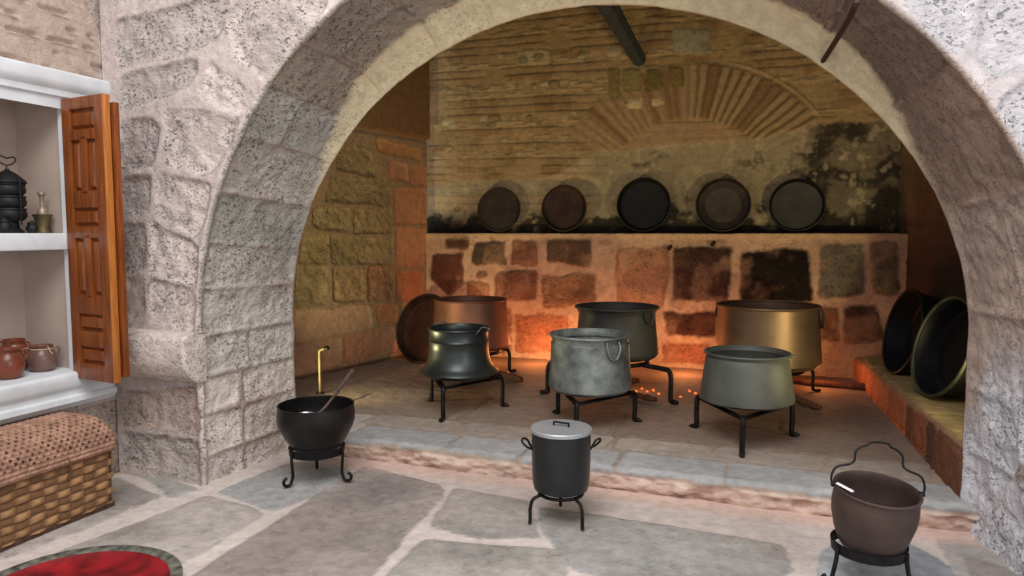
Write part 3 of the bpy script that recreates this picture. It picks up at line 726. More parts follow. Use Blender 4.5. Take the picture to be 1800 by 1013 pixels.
# ------------------------------------------------------------------ CUPBOARD SHUTTER
def shutter():
    W_, z0, z1, T = .385, .71, 2.40, .045
    t = thing('cupboard_shutter', 'open varnished brown wooden panelled shutter hinged at the white niche', 'shutter', (-4.0, 3.175, 0), math.radians(-7.5))
    def leaf(parent, yo, name, front):
        m = MB(); m.box(0, .075, yo, yo+T, z0, z1); m.box(W_-.075, W_, yo, yo+T, z0, z1)
        zs = [z0, z0+.12, z0+.235, z0+.335, z0+.445, z0+.55, z0+.875, z0+.975, z0+1.085, z0+1.165, z0+1.45, z0+1.525, z0+1.645, z1]
        # rails between panels
        for a, b in ((z0, z0+.10), (z0+.205, z0+.30), (z0+.405, z0+.52), (z0+.86, z0+.93), (z0+1.04, z0+1.14), (z0+1.44, z0+1.50), (z0+1.62, z1)): m.box(.07, W_-.07, yo+.001, yo+T-.001, a, b)
        for a, b in ((z0+.5, z0+.88), (z0+1.12, z0+1.46)): m.box(W_/2-.03, W_/2+.03, yo+.001, yo+T-.001, a, b)
        fr = m.build(name, MDOOR, parent)
        def pan(x0, x1, a, b):
            p = MB(); yb = yo+T*.5; yf = yo+.004; d = .026
            v = [(x0, yb, a), (x1, yb, a), (x1, yb, b), (x0, yb, b), (x0+d*.3, yo+.026, a+d*.3), (x1-d*.3, yo+.026, a+d*.3), (x1-d*.3, yo+.026, b-d*.3), (x0+d*.3, yo+.026, b-d*.3),
                 (x0+d, yf, a+d), (x1-d, yf, a+d), (x1-d, yf, b-d), (x0+d, yf, b-d)]
            p.v = v; p.f = [[3, 2, 1, 0], [8, 9, 10, 11]] + [[i, (i+1) % 4, 4+(i+1) % 4, 4+i] for i in range(4)] + [[4+i, 4+(i+1) % 4, 8+(i+1) % 4, 8+i] for i in range(4)]
            p.build('panel', MDOOR, parent, False)
        for a, b in ((z0+.10, z0+.205), (z0+.30, z0+.405), (z0+.93, z0+1.04), (z0+1.50, z0+1.62)): pan(.075, W_-.075, a, b)
        for a, b in ((z0+.52, z0+.86), (z0+1.14, z0+1.44)):
            pan(.075, W_/2-.03, a, b); pan(W_/2+.03, W_-.075, a, b)
    leaf(t, 0, 'frame', True)
    m = MB(); m.box(W_, W_+.012, .001, T-.001, z0, z1, .003); m.build('edge_strip', MDOORE, t)
    m = MB(); m.box(.01, W_+.028, T+.01, T+.045, z0+.03, z1-.04, .004); m.build('folded_leaf', MDOOR, t)
    for z in (z0+.25, z1-.3):
        m = MB(); m.tube([(0, T, z-.04), (0, T, z+.04)], .009); m.build('hinge', MIRON, t)
shutter()

# ------------------------------------------------------------------ THINGS IN THE NICHE
def closed(prof): return prof
def tiffin():
    cx_, cy_ = -4.23, 2.995; t = thing('tiffin_carrier', 'stack of dark round metal tins with looped carrying handle on niche shelf', 'food carrier', (cx_, cy_, 1.6))
    z = .075
    m = MB(); m.lathe([(0, 0), (.07, 0), (.072, .01), (.05, .03), (.045, .075), (0, .075)], 40); m.build('base', MBLK, t)
    for k in range(3):
        m = MB(); m.lathe([(0, z), (.07, z), (.088, z+.02), (.09, z+.04), (.084, z+.058), (.09, z+.064), (.086, z+.072), (0, z+.072)], 44); m.build('tin', MBLK, t); z += .073
    m = MB(); m.lathe([(.094, z), (.096, z+.006), (.088, z+.02), (.06, z+.045), (.035, z+.065), (.015, z+.075), (.01, z+.085), (0, z+.086)], 44); m.build('lid', MBLK, t)
    zz = z+.082
    for s in (-1, 1):
        m = MB(); m.tube([(s*.098, 0, .05), (s*.098, 0, z+.01), (s*.08, 0, z+.03)], .005, 8); m.build('side_rod', MIRON, t)
    m = MB(); m.tube(spline([(0, 0, zz-.01), (0, 0, zz+.02), (0, .035, zz+.035), (0, .055, zz+.06), (0, .04, zz+.075), (0, 0, zz+.066), (0, -.04, zz+.078), (0, -.055, zz+.06), (0, -.035, zz+.035), (0, 0, zz+.022)], 5), .0045, 8); m.build('handle', MPAN2, t)
tiffin()
def mortar():
    t = thing('brass_mortar', 'small dull brass mortar cup at right end of the niche shelf', 'mortar', (-4.17, 3.155, 1.6))
    m = MB(); m.lathe([(0, 0), (.045, 0), (.046, .012), (.04, .03), (.045, .09), (.056, .112), (.053, .114), (.038, .09), (.03, .02), (0, .018)], 36); m.build('cup', MBRS, t)
    t2 = thing('pestle', 'pale knobbed pestle standing in the brass mortar on the shelf', 'pestle', (-4.17, 3.155, 1.62))
    m = MB(); m.lathe([(0, 0), (.028, .0), (.03, .1), (.026, .125), (.012, .14), (.0115, .20), (.016, .208), (.022, .215), (.02, .23), (.008, .236), (0, .237)], 30); m.build('shaft', metal_mat('pale bone brass', (170, 152, 130), (130, 114, 96), .3, .4), t2)
mortar()
for i, (x, y, s, lab) in enumerate(((-4.14, 2.9, 1, 'leftmost small dark shiny pot below the stacked tins on niche shelf'), (-4.12, 3.05, .8, 'small dark shiny pot between stacked tins and brass mortar on shelf'))):
    t = thing('small_pot', lab, 'pot', (x, y, 1.6)); m = MB()
    m.lathe([(0, 0), (.028*s, 0), (.04*s, .02*s), (.042*s, .04*s), (.03*s, .06*s), (.033*s, .068*s), (.028*s, .07*s), (.024*s, .06*s), (.03*s, .03*s), (0, .01)], 32); m.build('body', MBLK, t)
    m = MB(); m.lathe([(.033*s, .07*s), (.03*s, .078*s), (.01*s, .084*s), (.008*s, .092*s), (0, .095*s)], 24); m.build('lid', MBLK, t)
def jar(x, y, r, h, rz, lab, mat, strg=False):
    t = thing('clay_jar', lab, 'jar', (x, y, .758), rz)
    m = MB(); m.lathe([(0, 0), (r*.6, 0), (r*.85, h*.12), (r, h*.4), (r*.97, h*.6), (r*.8, h*.8), (r*.68, h*.88), (r*.72, h*.97), (r*.74, h), (r*.66, h), (r*.6, h*.88), (r*.8, h*.7), (r*.85, h*.4), (r*.5, h*.08), (0, h*.06)], 44); m.build('body', mat, t)
    m = MB(); m.lathe([(r*.7, h*.955), (r*.755, h*.97), (r*.76, h), (r*.7, h*1.015), (r*.655, h*1.0), (r*.66, h*.96)], 44); m.build('glazed_rim', MCLAY, t)
    for s in (-1, 1):
        m = MB(); m.tube(spline([(s*r*.7, 0, h*.9), (s*r*1.02, 0, h*.92), (s*r*1.12, 0, h*.75), (s*r*.98, 0, h*.58)], 5), r*.08, 8); m.build('handle', mat, t)
    if strg:
        m = MB(); m.lathe([(r*.72, h*.86), (r*.75, h*.87), (r*.72, h*.9)], 30); m.tube(spline([(r*.4, -r*.6, h*1.0), (r*.55, -r*.75, h*.8), (r*.7, -r*.75, h*.68)], 4), .003, 6); m.build('string', MCREAM, t)
jar(-4.17, 3.105, .082, .155, .9, 'squat glazed clay jar with pale cord, rightmost jar on the niche sill', MCLAY2, True)
jar(-4.33, 3.05, .085, .19, .4, 'tall reddish clay jar at the back of the niche sill', MCLAY)
jar(-4.14, 2.875, .088, .17, 1.2, 'reddish brown clay jar, leftmost of three on the niche sill', MCLAY)

# ------------------------------------------------------------------ WICKER BASKET
def basket():
    t = thing('wicker_basket', 'lidded woven wicker chest on the floor below the white niche sill', 'basket', (-3.775, 2.4, 0))
    MW = stone_mat('wicker', 60, .3, .6, .2)
    hw, hl, hz = .215, .66, .36
    def rim(n):
        pts = []; r = .03
        cs = [(hw-r, hl-r, 0), (-hw+r, hl-r, PI/2), (-hw+r, -hl+r, PI), (hw-r, -hl+r, 1.5*PI)]
        base = []
        for cx_, cy_, a0 in cs:
            for k in range(7): a = a0+PI/2*k/6; base.append((cx_+r*math.cos(a), cy_+r*math.sin(a)))
        base.append(base[0]); base = np.array(base); d = np.concatenate([[0], np.cumsum(np.hypot(*np.diff(base, axis=0).T))])
        s = np.linspace(0, d[-1], n); return s, np.interp(s, d, base[:, 0]), np.interp(s, d, base[:, 1])
    s, bx, by = rim(620); zs = np.linspace(.03, hz, 120)
    P = np.empty((len(s), len(zs), 3)); P[..., 0] = bx[:, None]; P[..., 1] = by[:, None]; P[..., 2] = zs[None]
    P[..., :2] *= (1-.02*(1-zs/hz))[None, :, None]
    A = np.broadcast_to(s[:, None], P.shape[:2]); Z = P[..., 2]
    n1 = fbm(P, 10, 2, 3); a = A/.078 + .12*n1; b = Z/.042 + .2*n1; ai = np.floor(a).astype(np.int64); bi = np.floor(b).astype(np.int64)
    af = a-ai; bf = b-bi; par = ((ai+bi) % 2) == 0
    bul = np.sin(PI*af)*np.sqrt(np.clip(np.sin(PI*bf), 0, 1)); h = np.where(par, .014*bul, -.004+.005*np.sqrt(np.clip(np.sin(PI*bf), 0, 1)))
    tn = _hash(ai, bi, 0*ai, 3); stake = sm(-np.abs(af-.5), -.5, -.42)
    cA = lin((172, 132, 92)); cB = lin((104, 72, 52))
    mix = np.clip(np.where(par, .45+.6*bul, .15+.2*bul)*(0.7+.5*tn), 0, 1)[..., None]
    col = cB*(1-mix)+cA*mix
    gap = sm(-np.minimum(bf, 1-bf), -.1, -.02)[..., None]; col = col*(1-.6*gap)
    hs = np.where(stake < .5, .004, 0); 
    surface('body', P, h+hs, col, np.full(A.shape, .3), MW, parent=t)
    # lid: low dome with an open diagonal weave
    s, bx, by = rim(620); bx = bx*1.06; by = by*1.02; v = np.linspace(0, 1, 110)
    P = np.empty((len(s), len(v), 3)); rr = np.where(v < .15, 1, np.cos((v-.15)/.85*PI/2)**.75); rr[-1] = .002
    zz = np.where(v < .15, hz-.012+v/.15*.045, hz+.033+.165*np.sin((v-.15)/.85*PI/2))
    # ridge roof shape: long axis keeps its length
    P[..., 0] = bx[:, None]*rr[None]; ry = 1-(1-rr)*.26; P[..., 1] = by[:, None]*ry[None]; P[..., 2] = zz[None]
    n1 = fbm(P, 9, 2, 5); sx = P[..., 1]/.038 + .1*n1; sv = (v[None]*1.0)*13 + 0*P[..., 0] + .1*n1
    q1 = sx + np.floor(sv)*.5; ai = np.floor(q1).astype(np.int64); bi = np.floor(sv).astype(np.int64); af = q1-ai; bf = sv-bi
    hole = sm(-np.abs(af-.5), -.26, -.16)*sm(-np.abs(bf-.5), -.36, -.26)*(.4+.6*_hash(ai, bi, 0*ai, 4))*(v[None] > .14)*(v[None] < .9)
    tn = _hash(ai, bi, 0*ai, 8); h = .006*np.sin(PI*bf)**2+.004*np.abs(np.sin(PI*af)) - .012*hole
    hole = hole[..., None]; col = lin((166, 128, 108))*(.75+.5*tn)[..., None]*(1-hole)+lin((40, 26, 20))*hole
    surface('lid', P, h, col, np.full(P.shape[:2], .2), MW, parent=t)
    m = MB(); m.tube([(hw*1.07*math.cos(a), 0, 0) for a in (0, 1)], .001)
    m = MB(); pts = [(x*1.08, y*1.025, hz-.012) for x, y in zip(bx[::8]/1.06, by[::8]/1.02)]; m.tube(pts[:-1], .009, 8, closed=True); m.build('lid_border', plain('wicker border', (120, 84, 64), .8, 0, 40, .3, .4), t)
    m = MB(); m.box(-hw*.99, hw*.99, -hl*.99, hl*.99, 0, .034, .006); m.build('base_board', wood_mat('dark basket base', (60, 38, 30), (92, 62, 48), .7), t)
    m = MB(); m.tube(spline([(hw+.008, .36, hz+.02), (hw+.03, .36, hz-.02), (hw+.028, .355, hz-.06), (hw+.012, .35, hz-.1)], 4), .005, 6); m.build('latch_cord', plain('cord', (96, 64, 50), .9), t)
basket()

# ------------------------------------------------------------------ RED PAINTED ROUND TRAY
t = thing('round_tray', 'large round tray painted red inside with worn grey green rim on the floor', 'tray', (-2.80, 2.145, .008))
R_ = .452
m = MB(); m.lathe([(0, 0), (R_*.8, 0), (R_*.9, .012), (R_*.97, .038), (R_, .045), (R_, .052), (R_*.985, .056), (R_*.9, .05), (R_*.885, .046)], 96, wob=.004); m.build('rim', MRIM, t)
m = MB(); m.lathe([(R_*.887, .0465), (R_*.82, .03), (R_*.7, .02), (R_*.3, .017), (0, .0165)], 96); m.build('painted_inside', MRED, t)

# ------------------------------------------------------------------ TRIPODS
def trivet(x, y, rz, top, rl=.37, lab='', z0=ZP+.006):
    t = thing('iron_trivet', lab, 'trivet', (x, y, z0), rz); r = .0185; h = top-z0-.014
    P3 = [Vector((rl*.93*math.cos(a), rl*.93*math.sin(a), h)) for a in (PI/2, PI/2+2*PI/3, PI/2+4*PI/3)]
    m = MB()
    for i in range(3): m.tube([P3[i], P3[(i+1) % 3]], .02, 8, (1.4, .55))
    m.build('top_frame', MIRON, t)
    for i in range(3):
        d = P3[i].normalized(); d = Vector((P3[i].x, P3[i].y, 0)).normalized(); m = MB()
        m.tube(spline([P3[i]-d*.02, P3[i]+d*.01, P3[i]+d*.02-Vector((0, 0, .03)), P3[i]+d*.022-Vector((0, 0, h*.55)), P3[i]+d*.02-Vector((0, 0, h-.04)), P3[i]+d*.028-Vector((0, 0, h-.014)), P3[i]+d*.06-Vector((0, 0, h-.012)), P3[i]+d*.07-Vector((0, 0, h-.02))], 4), r, 8)
        m.build('leg', MIRON, t)
    return t
def arm_tripod(x, y, rz, top, rr, rl, lab, z0=ZP+.006, r=.015, offs=(0, 2*PI/3, 4*PI/3), foot=.07):
    t = thing('iron_tripod', lab, 'tripod', (x, y, z0), rz); h = top-z0-r
    m = MB(); m.tube([(rr*math.cos(a), rr*math.sin(a), h) for a in np.linspace(0, 2*PI, 40, endpoint=False)], r, 8, closed=True); m.build('ring', MIRON, t)
    for a in offs:
        d = Vector((math.cos(a), math.sin(a), 0)); u = Vector((0, 0, 1)); m = MB()
        m.tube(spline([d*rr+u*h, d*(rl-.06)+u*(h-.0), d*(rl-.015)+u*(h-.02), d*rl+u*(h-.07), d*rl+u*h*.5, d*rl+u*.05, d*(rl+foot*.15)+u*.018, d*(rl+foot)+u*(.014 if foot > .01 else .006)], 5), r, 8); m.build('leg', MIRON, t)
def scroll_tripod(x, y, rz, top, rr, rl, lab, z0=.012, r=.009, curl=.032, band=True):
    t = thing('iron_tripod', lab, 'tripod', (x, y, z0), rz); h = top-z0
    m = MB(); m.lathe([(rr, h-.045), (rr+.008, h-.045), (rr+.012, h), (rr+.003, h), (rr, h-.045)], 48); m.build('ring', MIRON, t)
    for a in (0, 2*PI/3, 4*PI/3):
        d = Vector((math.cos(a), math.sin(a), 0)); u = Vector((0, 0, 1)); m = MB()
        pts = [d*(rr+.012)+u*(h-.005), d*(rr+.015)+u*(h-.06), d*(rl-.005)+u*(h*.3)]
        c = d*(rl+curl)+u*curl
        for k in range(0, 11):
            b = PI + k*PI*1.45/10; q = curl-.003-(curl*.4)*k/10*.6
            pts.append(c + d*q*math.cos(b) + u*(q*math.sin(b) + (r-.006)))
        m.tube(spline(pts, 3), r, 8, (1, 1)); m.build('leg', MIRON, t)

# ------------------------------------------------------------------ POTS
def wall(prof, th=.008):
    ins = [(max(r-th, 0.0), z+(th if i == 0 or r < .02 else 0)) for i, (r, z) in enumerate(prof)]
    return prof + ins[::-1]
def pot(name, lab, x, y, z, prof, mat, rz=0, cat='pot', rim=.009, th=.008, wob=.004, lean=(0, 0)):
    t = thing(name, lab, cat, (x, y, z), rz); t.rotation_euler = (lean[0], lean[1], rz)
    m = MB(); m.lathe(wall(prof, th), 64, wob=wob); m.build('body', mat, t)
    r, h = prof[-1]; m = MB(); m.tube([(r*math.cos(a)*(1+wob*math.sin(3*a+h*9)), r*math.sin(a)*(1+wob*math.sin(3*a+h*9)), h) for a in np.linspace(0, 2*PI, 64, endpoint=False)], rim, 8, closed=True); m.build('rim', mat, t)
    return t
def ear(t, ang, r, z, w, drop, mat, thick=.008, out=.02):
    d = Vector((math.cos(ang), math.sin(ang), 0)); s = Vector((-math.sin(ang), math.cos(ang), 0)); u = Vector((0, 0, 1)); m = MB()
    pts = spline([d*(r+.004)+s*w*.5+u*z, d*(r+out)+s*w*.55+u*(z-drop*.4), d*(r+out)+s*w*.3+u*(z-drop*.9), d*(r+out)+u*(z-drop), d*(r+out)-s*w*.3+u*(z-drop*.9), d*(r+out)-s*w*.55+u*(z-drop*.4), d*(r+.004)-s*w*.5+u*z], 4)
    m.tube(pts, thick, 8); m.build('handle', mat, t)
ZT = .43
# A bell-shaped pot
trivet(-2.335, 5.27, math.radians(180+4), ZT-.012, .37, 'black iron trivet under the bell-shaped dark tinned pot')
tA = pot('bell_pot', 'shiny dark bell-shaped tinned pot with flared lower skirt on iron trivet', -2.335, 5.27, ZT,
    [(0, 0), (.15, .0), (.26, .012), (.31, .035), (.325, .05), (.322, .058), (.29, .078), (.265, .115), (.25, .17), (.243, .23), (.24, .295), (.246, .303), (.24, .315), (.239, .36), (.243, .392), (.246, .4)], MBELL, wob=0)
for a in (2.6, -.3):
    d = Vector((math.cos(a), math.sin(a), 0)); s = Vector((-d.y, d.x, 0)); m = MB()
    m.tube(spline([d*.235+s*.06+Vector((0, 0, .375)), d*.262+s*.06+Vector((0, 0, .405)), d*.25+Vector((0, 0, .425)), d*.262-s*.06+Vector((0, 0, .405)), d*.235-s*.06+Vector((0, 0, .375))], 5), .006, 8); m.build('handle', MTIN, tA)
# B copper pot behind
arm_tripod(-2.78, 6.62, .5, ZT-.005, .28, .40, 'iron tripod under the far left copper cauldron near the hearth wall', r=.018, offs=(.2, 2.3, 4.4))
pot('copper_cauldron', 'dull reddish copper cauldron behind the bell-shaped pot, flaring downward', -2.80, 6.62, ZT, [(0, 0), (.28, 0), (.385, .02), (.405, .05), (.395, .12), (.375, .28), (.365, .42), (.365, .5)], MCOP)
# C grey pot
trivet(-1.225, 5.2, math.radians(180-2), ZT-.034, .36, 'black iron trivet under the mottled pale grey pot in the middle')
tC = pot('tinned_pot', 'mottled pale grey tinned pot with ring handles in the centre of the hearth', -1.225, 5.2, ZT-.02,
    [(0, 0), (.2, 0), (.28, .012), (.31, .035), (.313, .06), (.305, .14), (.297, .26), (.293, .35), (.296, .37), (.285, .38), (.287, .405), (.299, .43)], MTIN, rim=.010)
ear(tC, -.75, .288, .41, .10, .13, MTIN, .009); ear(tC, 2.75, .288, .41, .10, .12, MTIN, .009)
# D black pot behind
arm_tripod(-1.27, 6.38, math.radians(-150), ZT+.03, .30, .63, 'wide black iron tripod under the dark pot behind the middle', offs=(0, 2.09, 4.19), r=.021)
tD = pot('dark_pot', 'dark grey black wide pot standing behind the mottled grey pot', -1.262, 6.4, ZT+.03,
    [(0, 0), (.27, 0), (.35, .02), (.378, .05), (.38, .08), (.365, .2), (.35, .34), (.345, .41), (.352, .43), (.362, .45), (.37, .47)], MDTIN, rim=.012)
ear(tD, -.5, .355, .45, .1, .1, MDTIN)
# E greenish pot
trivet(-.115, 5.15, math.radians(180+1), ZT-.022, .385, 'black iron trivet under the greenish grey pot on the right')
tE = pot('greenish_pot', 'greenish grey tinned pot in front of the large brass-coloured cauldron', -.10, 5.15, ZT-.008,
    [(0, 0), (.2, 0), (.285, .012), (.318, .03), (.318, .045), (.306, .12), (.288, .24), (.278, .31), (.27, .325), (.275, .345), (.282, .352)], MGTIN, rim=.009)
m = MB(); m.tube(spline([(.275, -.03, .34), (.305, -.02, .345), (.31, .02, .34), (.278, .03, .335)], 4), .008, 8); m.build('handle', MGTIN, tE)
# F large brass/copper
arm_tripod(.035, 6.78, .3, ZT-.035, .32, .44, 'iron tripod under the largest brass-coloured cauldron by the back wall', offs=(.1, 2.2, 4.3))
tF = pot('large_cauldron', 'largest brass-coloured copper cauldron, at the right near the back wall', .035, 6.78, ZT-.03,
    [(0, 0), (.33, 0), (.43, .02), (.462, .06), (.46, .1), (.45, .22), (.44, .38), (.436, .50), (.44, .55)], MBRASS, rim=.013)
ear(tF, -.25, .44, .54, .11, .16, MPAN, .009); ear(tF, PI-.35, .44, .54, .11, .14, MPAN, .009)
# G stockpot
arm_tripod(-1.035, 3.72, 0, .174, .12, .185, 'thin black iron tripod under the lidded stockpot on the floor', z0=.008, r=.0095, offs=[math.radians(q) for q in (-139, -36, 106)], foot=.004)
tG = thing('stockpot', 'tall dark cylindrical stockpot with pale metal lid on floor tripod', 'stockpot', (-1.035, 3.72, .176))
m = MB(); m.lathe(wall([(0, 0), (.12, .002), (.148, .015), (.157, .05), (.16, .1), (.163, .25), (.163, .345)], .004), 64); m.build('body', MSTEEL, tG)
m = MB(); m.lathe([(.164, .333), (.168, .335), (.169, .352), (.165, .357), (.14, .356), (.05, .362), (0, .364)], 64); lid = m.build('lid', MLID, tG)
m = MB(); a = math.radians(-8); ca, sa = math.cos(a), math.sin(a)
pp = [(-.045, 0, .36), (-.045, 0, .382), (.045, 0, .382), (.045, 0, .36)]
q = [(x*ca-y*sa, x*sa+y*ca, z) for x, y, z in pp]; m.tube([q[0], q[1]], .005); m.tube([q[1], q[2]], .008, 8, (1, .7)); m.tube([q[2], q[3]], .005)
m.build('lid_handle', MIRON, lid)
for a in (math.radians(19), math.radians(199)):
    d = Vector((math.cos(a), math.sin(a), 0)); s = Vector((-d.y, d.x, 0)); u = Vector((0, 0, 1)); m = MB()
    m.tube(spline([d*.16+s*.012+u*.235, d*.19+s*.015+u*.25, d*.215+s*.01+u*.275, d*.212-s*.0+u*.292, d*.19-s*.01+u*.285, d*.175-s*.012+u*.26, d*.16-s*.012+u*.235], 5), .006, 8); m.build('handle', MIRON, tG)
# thin highlights stickers are scratches on the body: three short bright dents
# H bowl with ladle
scroll_tripod(-2.69, 3.81, math.radians(126), .235, .165, .178, 'black scroll-footed iron tripod under the bowl beside the left pier', r=.0095, curl=.034)
tH = pot('iron_bowl', 'wide blackened iron bowl with a ladle in it beside the left pier', -2.69, 3.81, .205,
    [(0, 0), (.10, 0), (.14, .012), (.163, .04), (.2, .1), (.232, .165), (.243, .205), (.243, .24), (.237, .30)], MBOWL, rim=.004, th=.007, wob=0)
t = thing('ladle', 'long-handled ladle resting in the blackened iron bowl', 'ladle', (-2.69, 3.81, .205))
m = MB(); m.tube(spline([(-.02, -.03, .225), (.05, -.01, .265), (.12, .03, .36), (.24, .06, .53)], 5), [.008]*5+[.010]*6+[.0125]*5, 10); m.build('handle', MHAND, t)
m = MB(); bowl = [(0, .0), (.03, .004), (.05, .018), (.06, .04), (.057, .04), (.046, .022), (.028, .01), (0, .006)]
m.lathe(bowl, 32, (-.05, -.05, .205)); m.build('scoop', MSILV, t)
# I cauldron with bail
scroll_tripod(.478, 3.50, math.radians(92), .203, .149, .185, 'black scroll-footed iron tripod under the brown cauldron at lower right', r=.0095, curl=.03)
tI = pot('bail_cauldron', 'brown cast iron cauldron with raised wire bail handle, at the lower right', .478, 3.50, .160,
    [(0, 0), (.07, .0), (.115, .014), (.137, .045), (.158, .10), (.175, .17), (.179, .22), (.176, .255), (.172, .285), (.176, .30)], MCAST, rim=.006, th=.008, wob=0, lean=(.10, .07))
m = MB(); zt = .30; a = math.radians(8); ux = Vector((math.cos(a), math.sin(a), 0)); bk = Vector((-math.sin(a), math.cos(a), 0))
def bp(u, z): return ux*u + Vector((0, 0, zt+z)) + bk*(z*.25)
m.tube(spline([bp(-.184, -.01), bp(-.194, .03), bp(-.175, .075), bp(-.12, .095), bp(-.1, .115), bp(-.098, .15), bp(-.075, .175), bp(-.05, .185), bp(-.03, .2), bp(.03, .2), bp(.05, .185), bp(.075, .175), bp(.098, .15), bp(.1, .115), bp(.12, .095), bp(.175, .075), bp(.194, .03), bp(.184, -.01)], 4), .0048, 8)
m.build('bail_handle', MIRON, tI)
for s in (-1, 1):
    m = MB(); m.tube([ux*.172*s+Vector((0, 0, zt+.002)), ux*.194*s+Vector((0, 0, zt+.0))], .01, 10); m.build('lug', MIRON, tI)
m = MB(); m.tube([ux*-.172+bk*-.012+Vector((0, 0, zt+.012)), ux*-.115+bk*-.065+Vector((0, 0, zt+.004))], .009, 8, (1.2, .5)); m.build('bright_clip', plain('white metal', (236, 236, 240), .3, .2), tI)

# ------------------------------------------------------------------ PANS ON THE SHELF
def pan(name, lab, px, pyc, rpx, Y, mat, matin, depth=.1, grp='round pans leaning in a row on the wall shelf', rimw=.03, lean=5, zb=1.604, yaw=0):
    X, Z = onY(px, pyc, Y); w = -math.sin(YAW)*X + math.cos(YAW)*Y; th = math.atan((px-900)/F)
    r = rpx*w/F*math.cos(th)
    t = thing(name, lab, 'pan', (X, Y, zb), 0, grp)
    a = math.radians(lean)
    # local: lathe axis z -> faces -Y (opening toward the room), tilted back
    R = Matrix.Rotation(math.radians(yaw), 4, 'Z') @ Matrix.Rotation(math.radians(90)-a, 4, 'X')
    low = r*math.cos(a) + .0
    Mx = Matrix.Translation((0, 0, low+.012)) @ R
    m = MB(); m.lathe([(0, -depth), (r*.86, -depth), (r*.93, -depth*.85), (r-.004, -.006), (r, 0), (r-.012, .003), (r*.93-.008, -depth*.55), (r-rimw, -depth*.8)], 64); m.build('body', mat, t, M=Mx)
    m = MB(); m.lathe([(0, -depth*.78), (r-rimw-.012, -depth*.78), (r-rimw+.002, -depth*.74)], 64); m.build('inner_base', matin, t, M=Mx)
    return t, r
pan('flat_pan', 'plain dull brown round pan, leftmost of the five on the wall shelf', 877, 362, 39, 7.83, MPAN, MPAN, .02, rimw=.02, yaw=6)
pan('flat_pan', 'reddish brown pan with dark rim, second from left on wall shelf', 991, 362, 41, 7.83, MPAN, MPAN2, .05, rimw=.05)
pan('deep_pan', 'black deep round pan with raised rim, middle of five on wall shelf', 1131, 354, 48, 7.85, MBLK, MBLK, .08, rimw=.04)
pan('deep_pan', 'dark pan with small olive centre, fourth from left on wall shelf', 1271, 357, 49, 7.85, MPAN, metal_mat('olive pan base', (84, 72, 54), (60, 52, 40), .4, .5), .08, rimw=.10)
pan('deep_pan', 'grey green flat-bottomed pan, rightmost of five on wall shelf', 1401, 357, 50, 7.86, MBLK, MPAN3, .07, rimw=.03)
# tall pan in the left corner
def lean_pan(name, lab, x, y, z, r, depth, azim, tilt, mo, mi, mrim=None, grp=None):
    t = thing(name, lab, 'pan', (x, y, z), 0, grp)
    R = Matrix.Rotation(azim, 4, 'Z') @ Matrix.Rotation(math.radians(90)-tilt, 4, 'X')
    Mx = Matrix.Translation((0, 0, r*math.cos(tilt)+.012)) @ R
    m = MB(); m.lathe([(0, -depth), (r*.86, -depth), (r*.93, -depth*.9), (r-.004, -.01), (r-.012, -.01), (r*.9, -depth*.85), (r*.82, -depth*.93), (0, -depth*.94)], 64); m.build('body', mo, t, M=Mx)
    m = MB(); m.tube([(r*math.cos(a), r*math.sin(a), 0) for a in np.linspace(0, 2*PI, 64, endpoint=False)], .013, 8, closed=True); m.build('rim', mrim or mo, t, M=Mx)
    m = MB(); m.lathe([(0, -depth*.93), (r*.81, -depth*.92), (r*.81, -depth*.90), (0, -depth*.91)], 48); m.build('inner_base', mi, t, M=Mx)
lean_pan('large_pan', 'big reddish brown round pan leaning in the left hearth corner behind the copper cauldron', -3.585, 7.12, ZP+.008, .385, .09, math.radians(-14), math.radians(17), MPAN2, metal_mat('red brown copper base', (92, 58, 46), (66, 42, 36), .5, .5))
# two deep pans on the bench
gb = None
lean_pan('deep_pan', 'black deep pan leaning on the right bench, the farther one', 1.12, 6.80, .395, .365, .20, math.radians(-80), math.radians(12), MBLK, MBLK)
lean_pan('deep_pan', 'dark deep pan with greenish rim leaning on the right bench, nearest the arch', 1.20, 5.76, .43, .365, .17, math.radians(-76), math.radians(15), MBLK, MBLK, MGRN)

# ------------------------------------------------------------------ SMALL ITEMS OF THE HEARTH
def pipe_post():
    x, y = onz(563, 694, ZP)
    t = thing('bent_pipe', 'slim upright brass pipe with bent top beside the left hearth wall', 'pipe', (x, y, ZP+.004), 0)
    m = MB(); m.tube(spline([(0, 0, 0), (0, 0, .36), (.005, 0, .395), (.03, 0, .41), (.062, .0, .418)], 6), [.015]*24+[.013], 10); m.build('pipe', MBRS, t)
    m = MB(); m.tube([(.058, 0, .417), (.092, 0, .428)], .019, 12); m.build('nozzle', MIRON, t)
    m = MB(); m.tube([(0, 0, 0), (0, 0, .02)], .035, 14); m.build('foot', MIRON, t)
pipe_post()
# rough square beam let into the upper wall
x1, z1 = onY(1124, 106, YU); x0, z0 = onY(1022, -70, 6.6)
m = MB(); m.tube([(x0, 6.6, z0), (x1, YU+.03, z1)], [.12, .075], 8, (1, 1)); tag(m.build('timber_beam', MBEAM), 'dark tapering timber beam reaching down to the upper brick wall', 'beam')
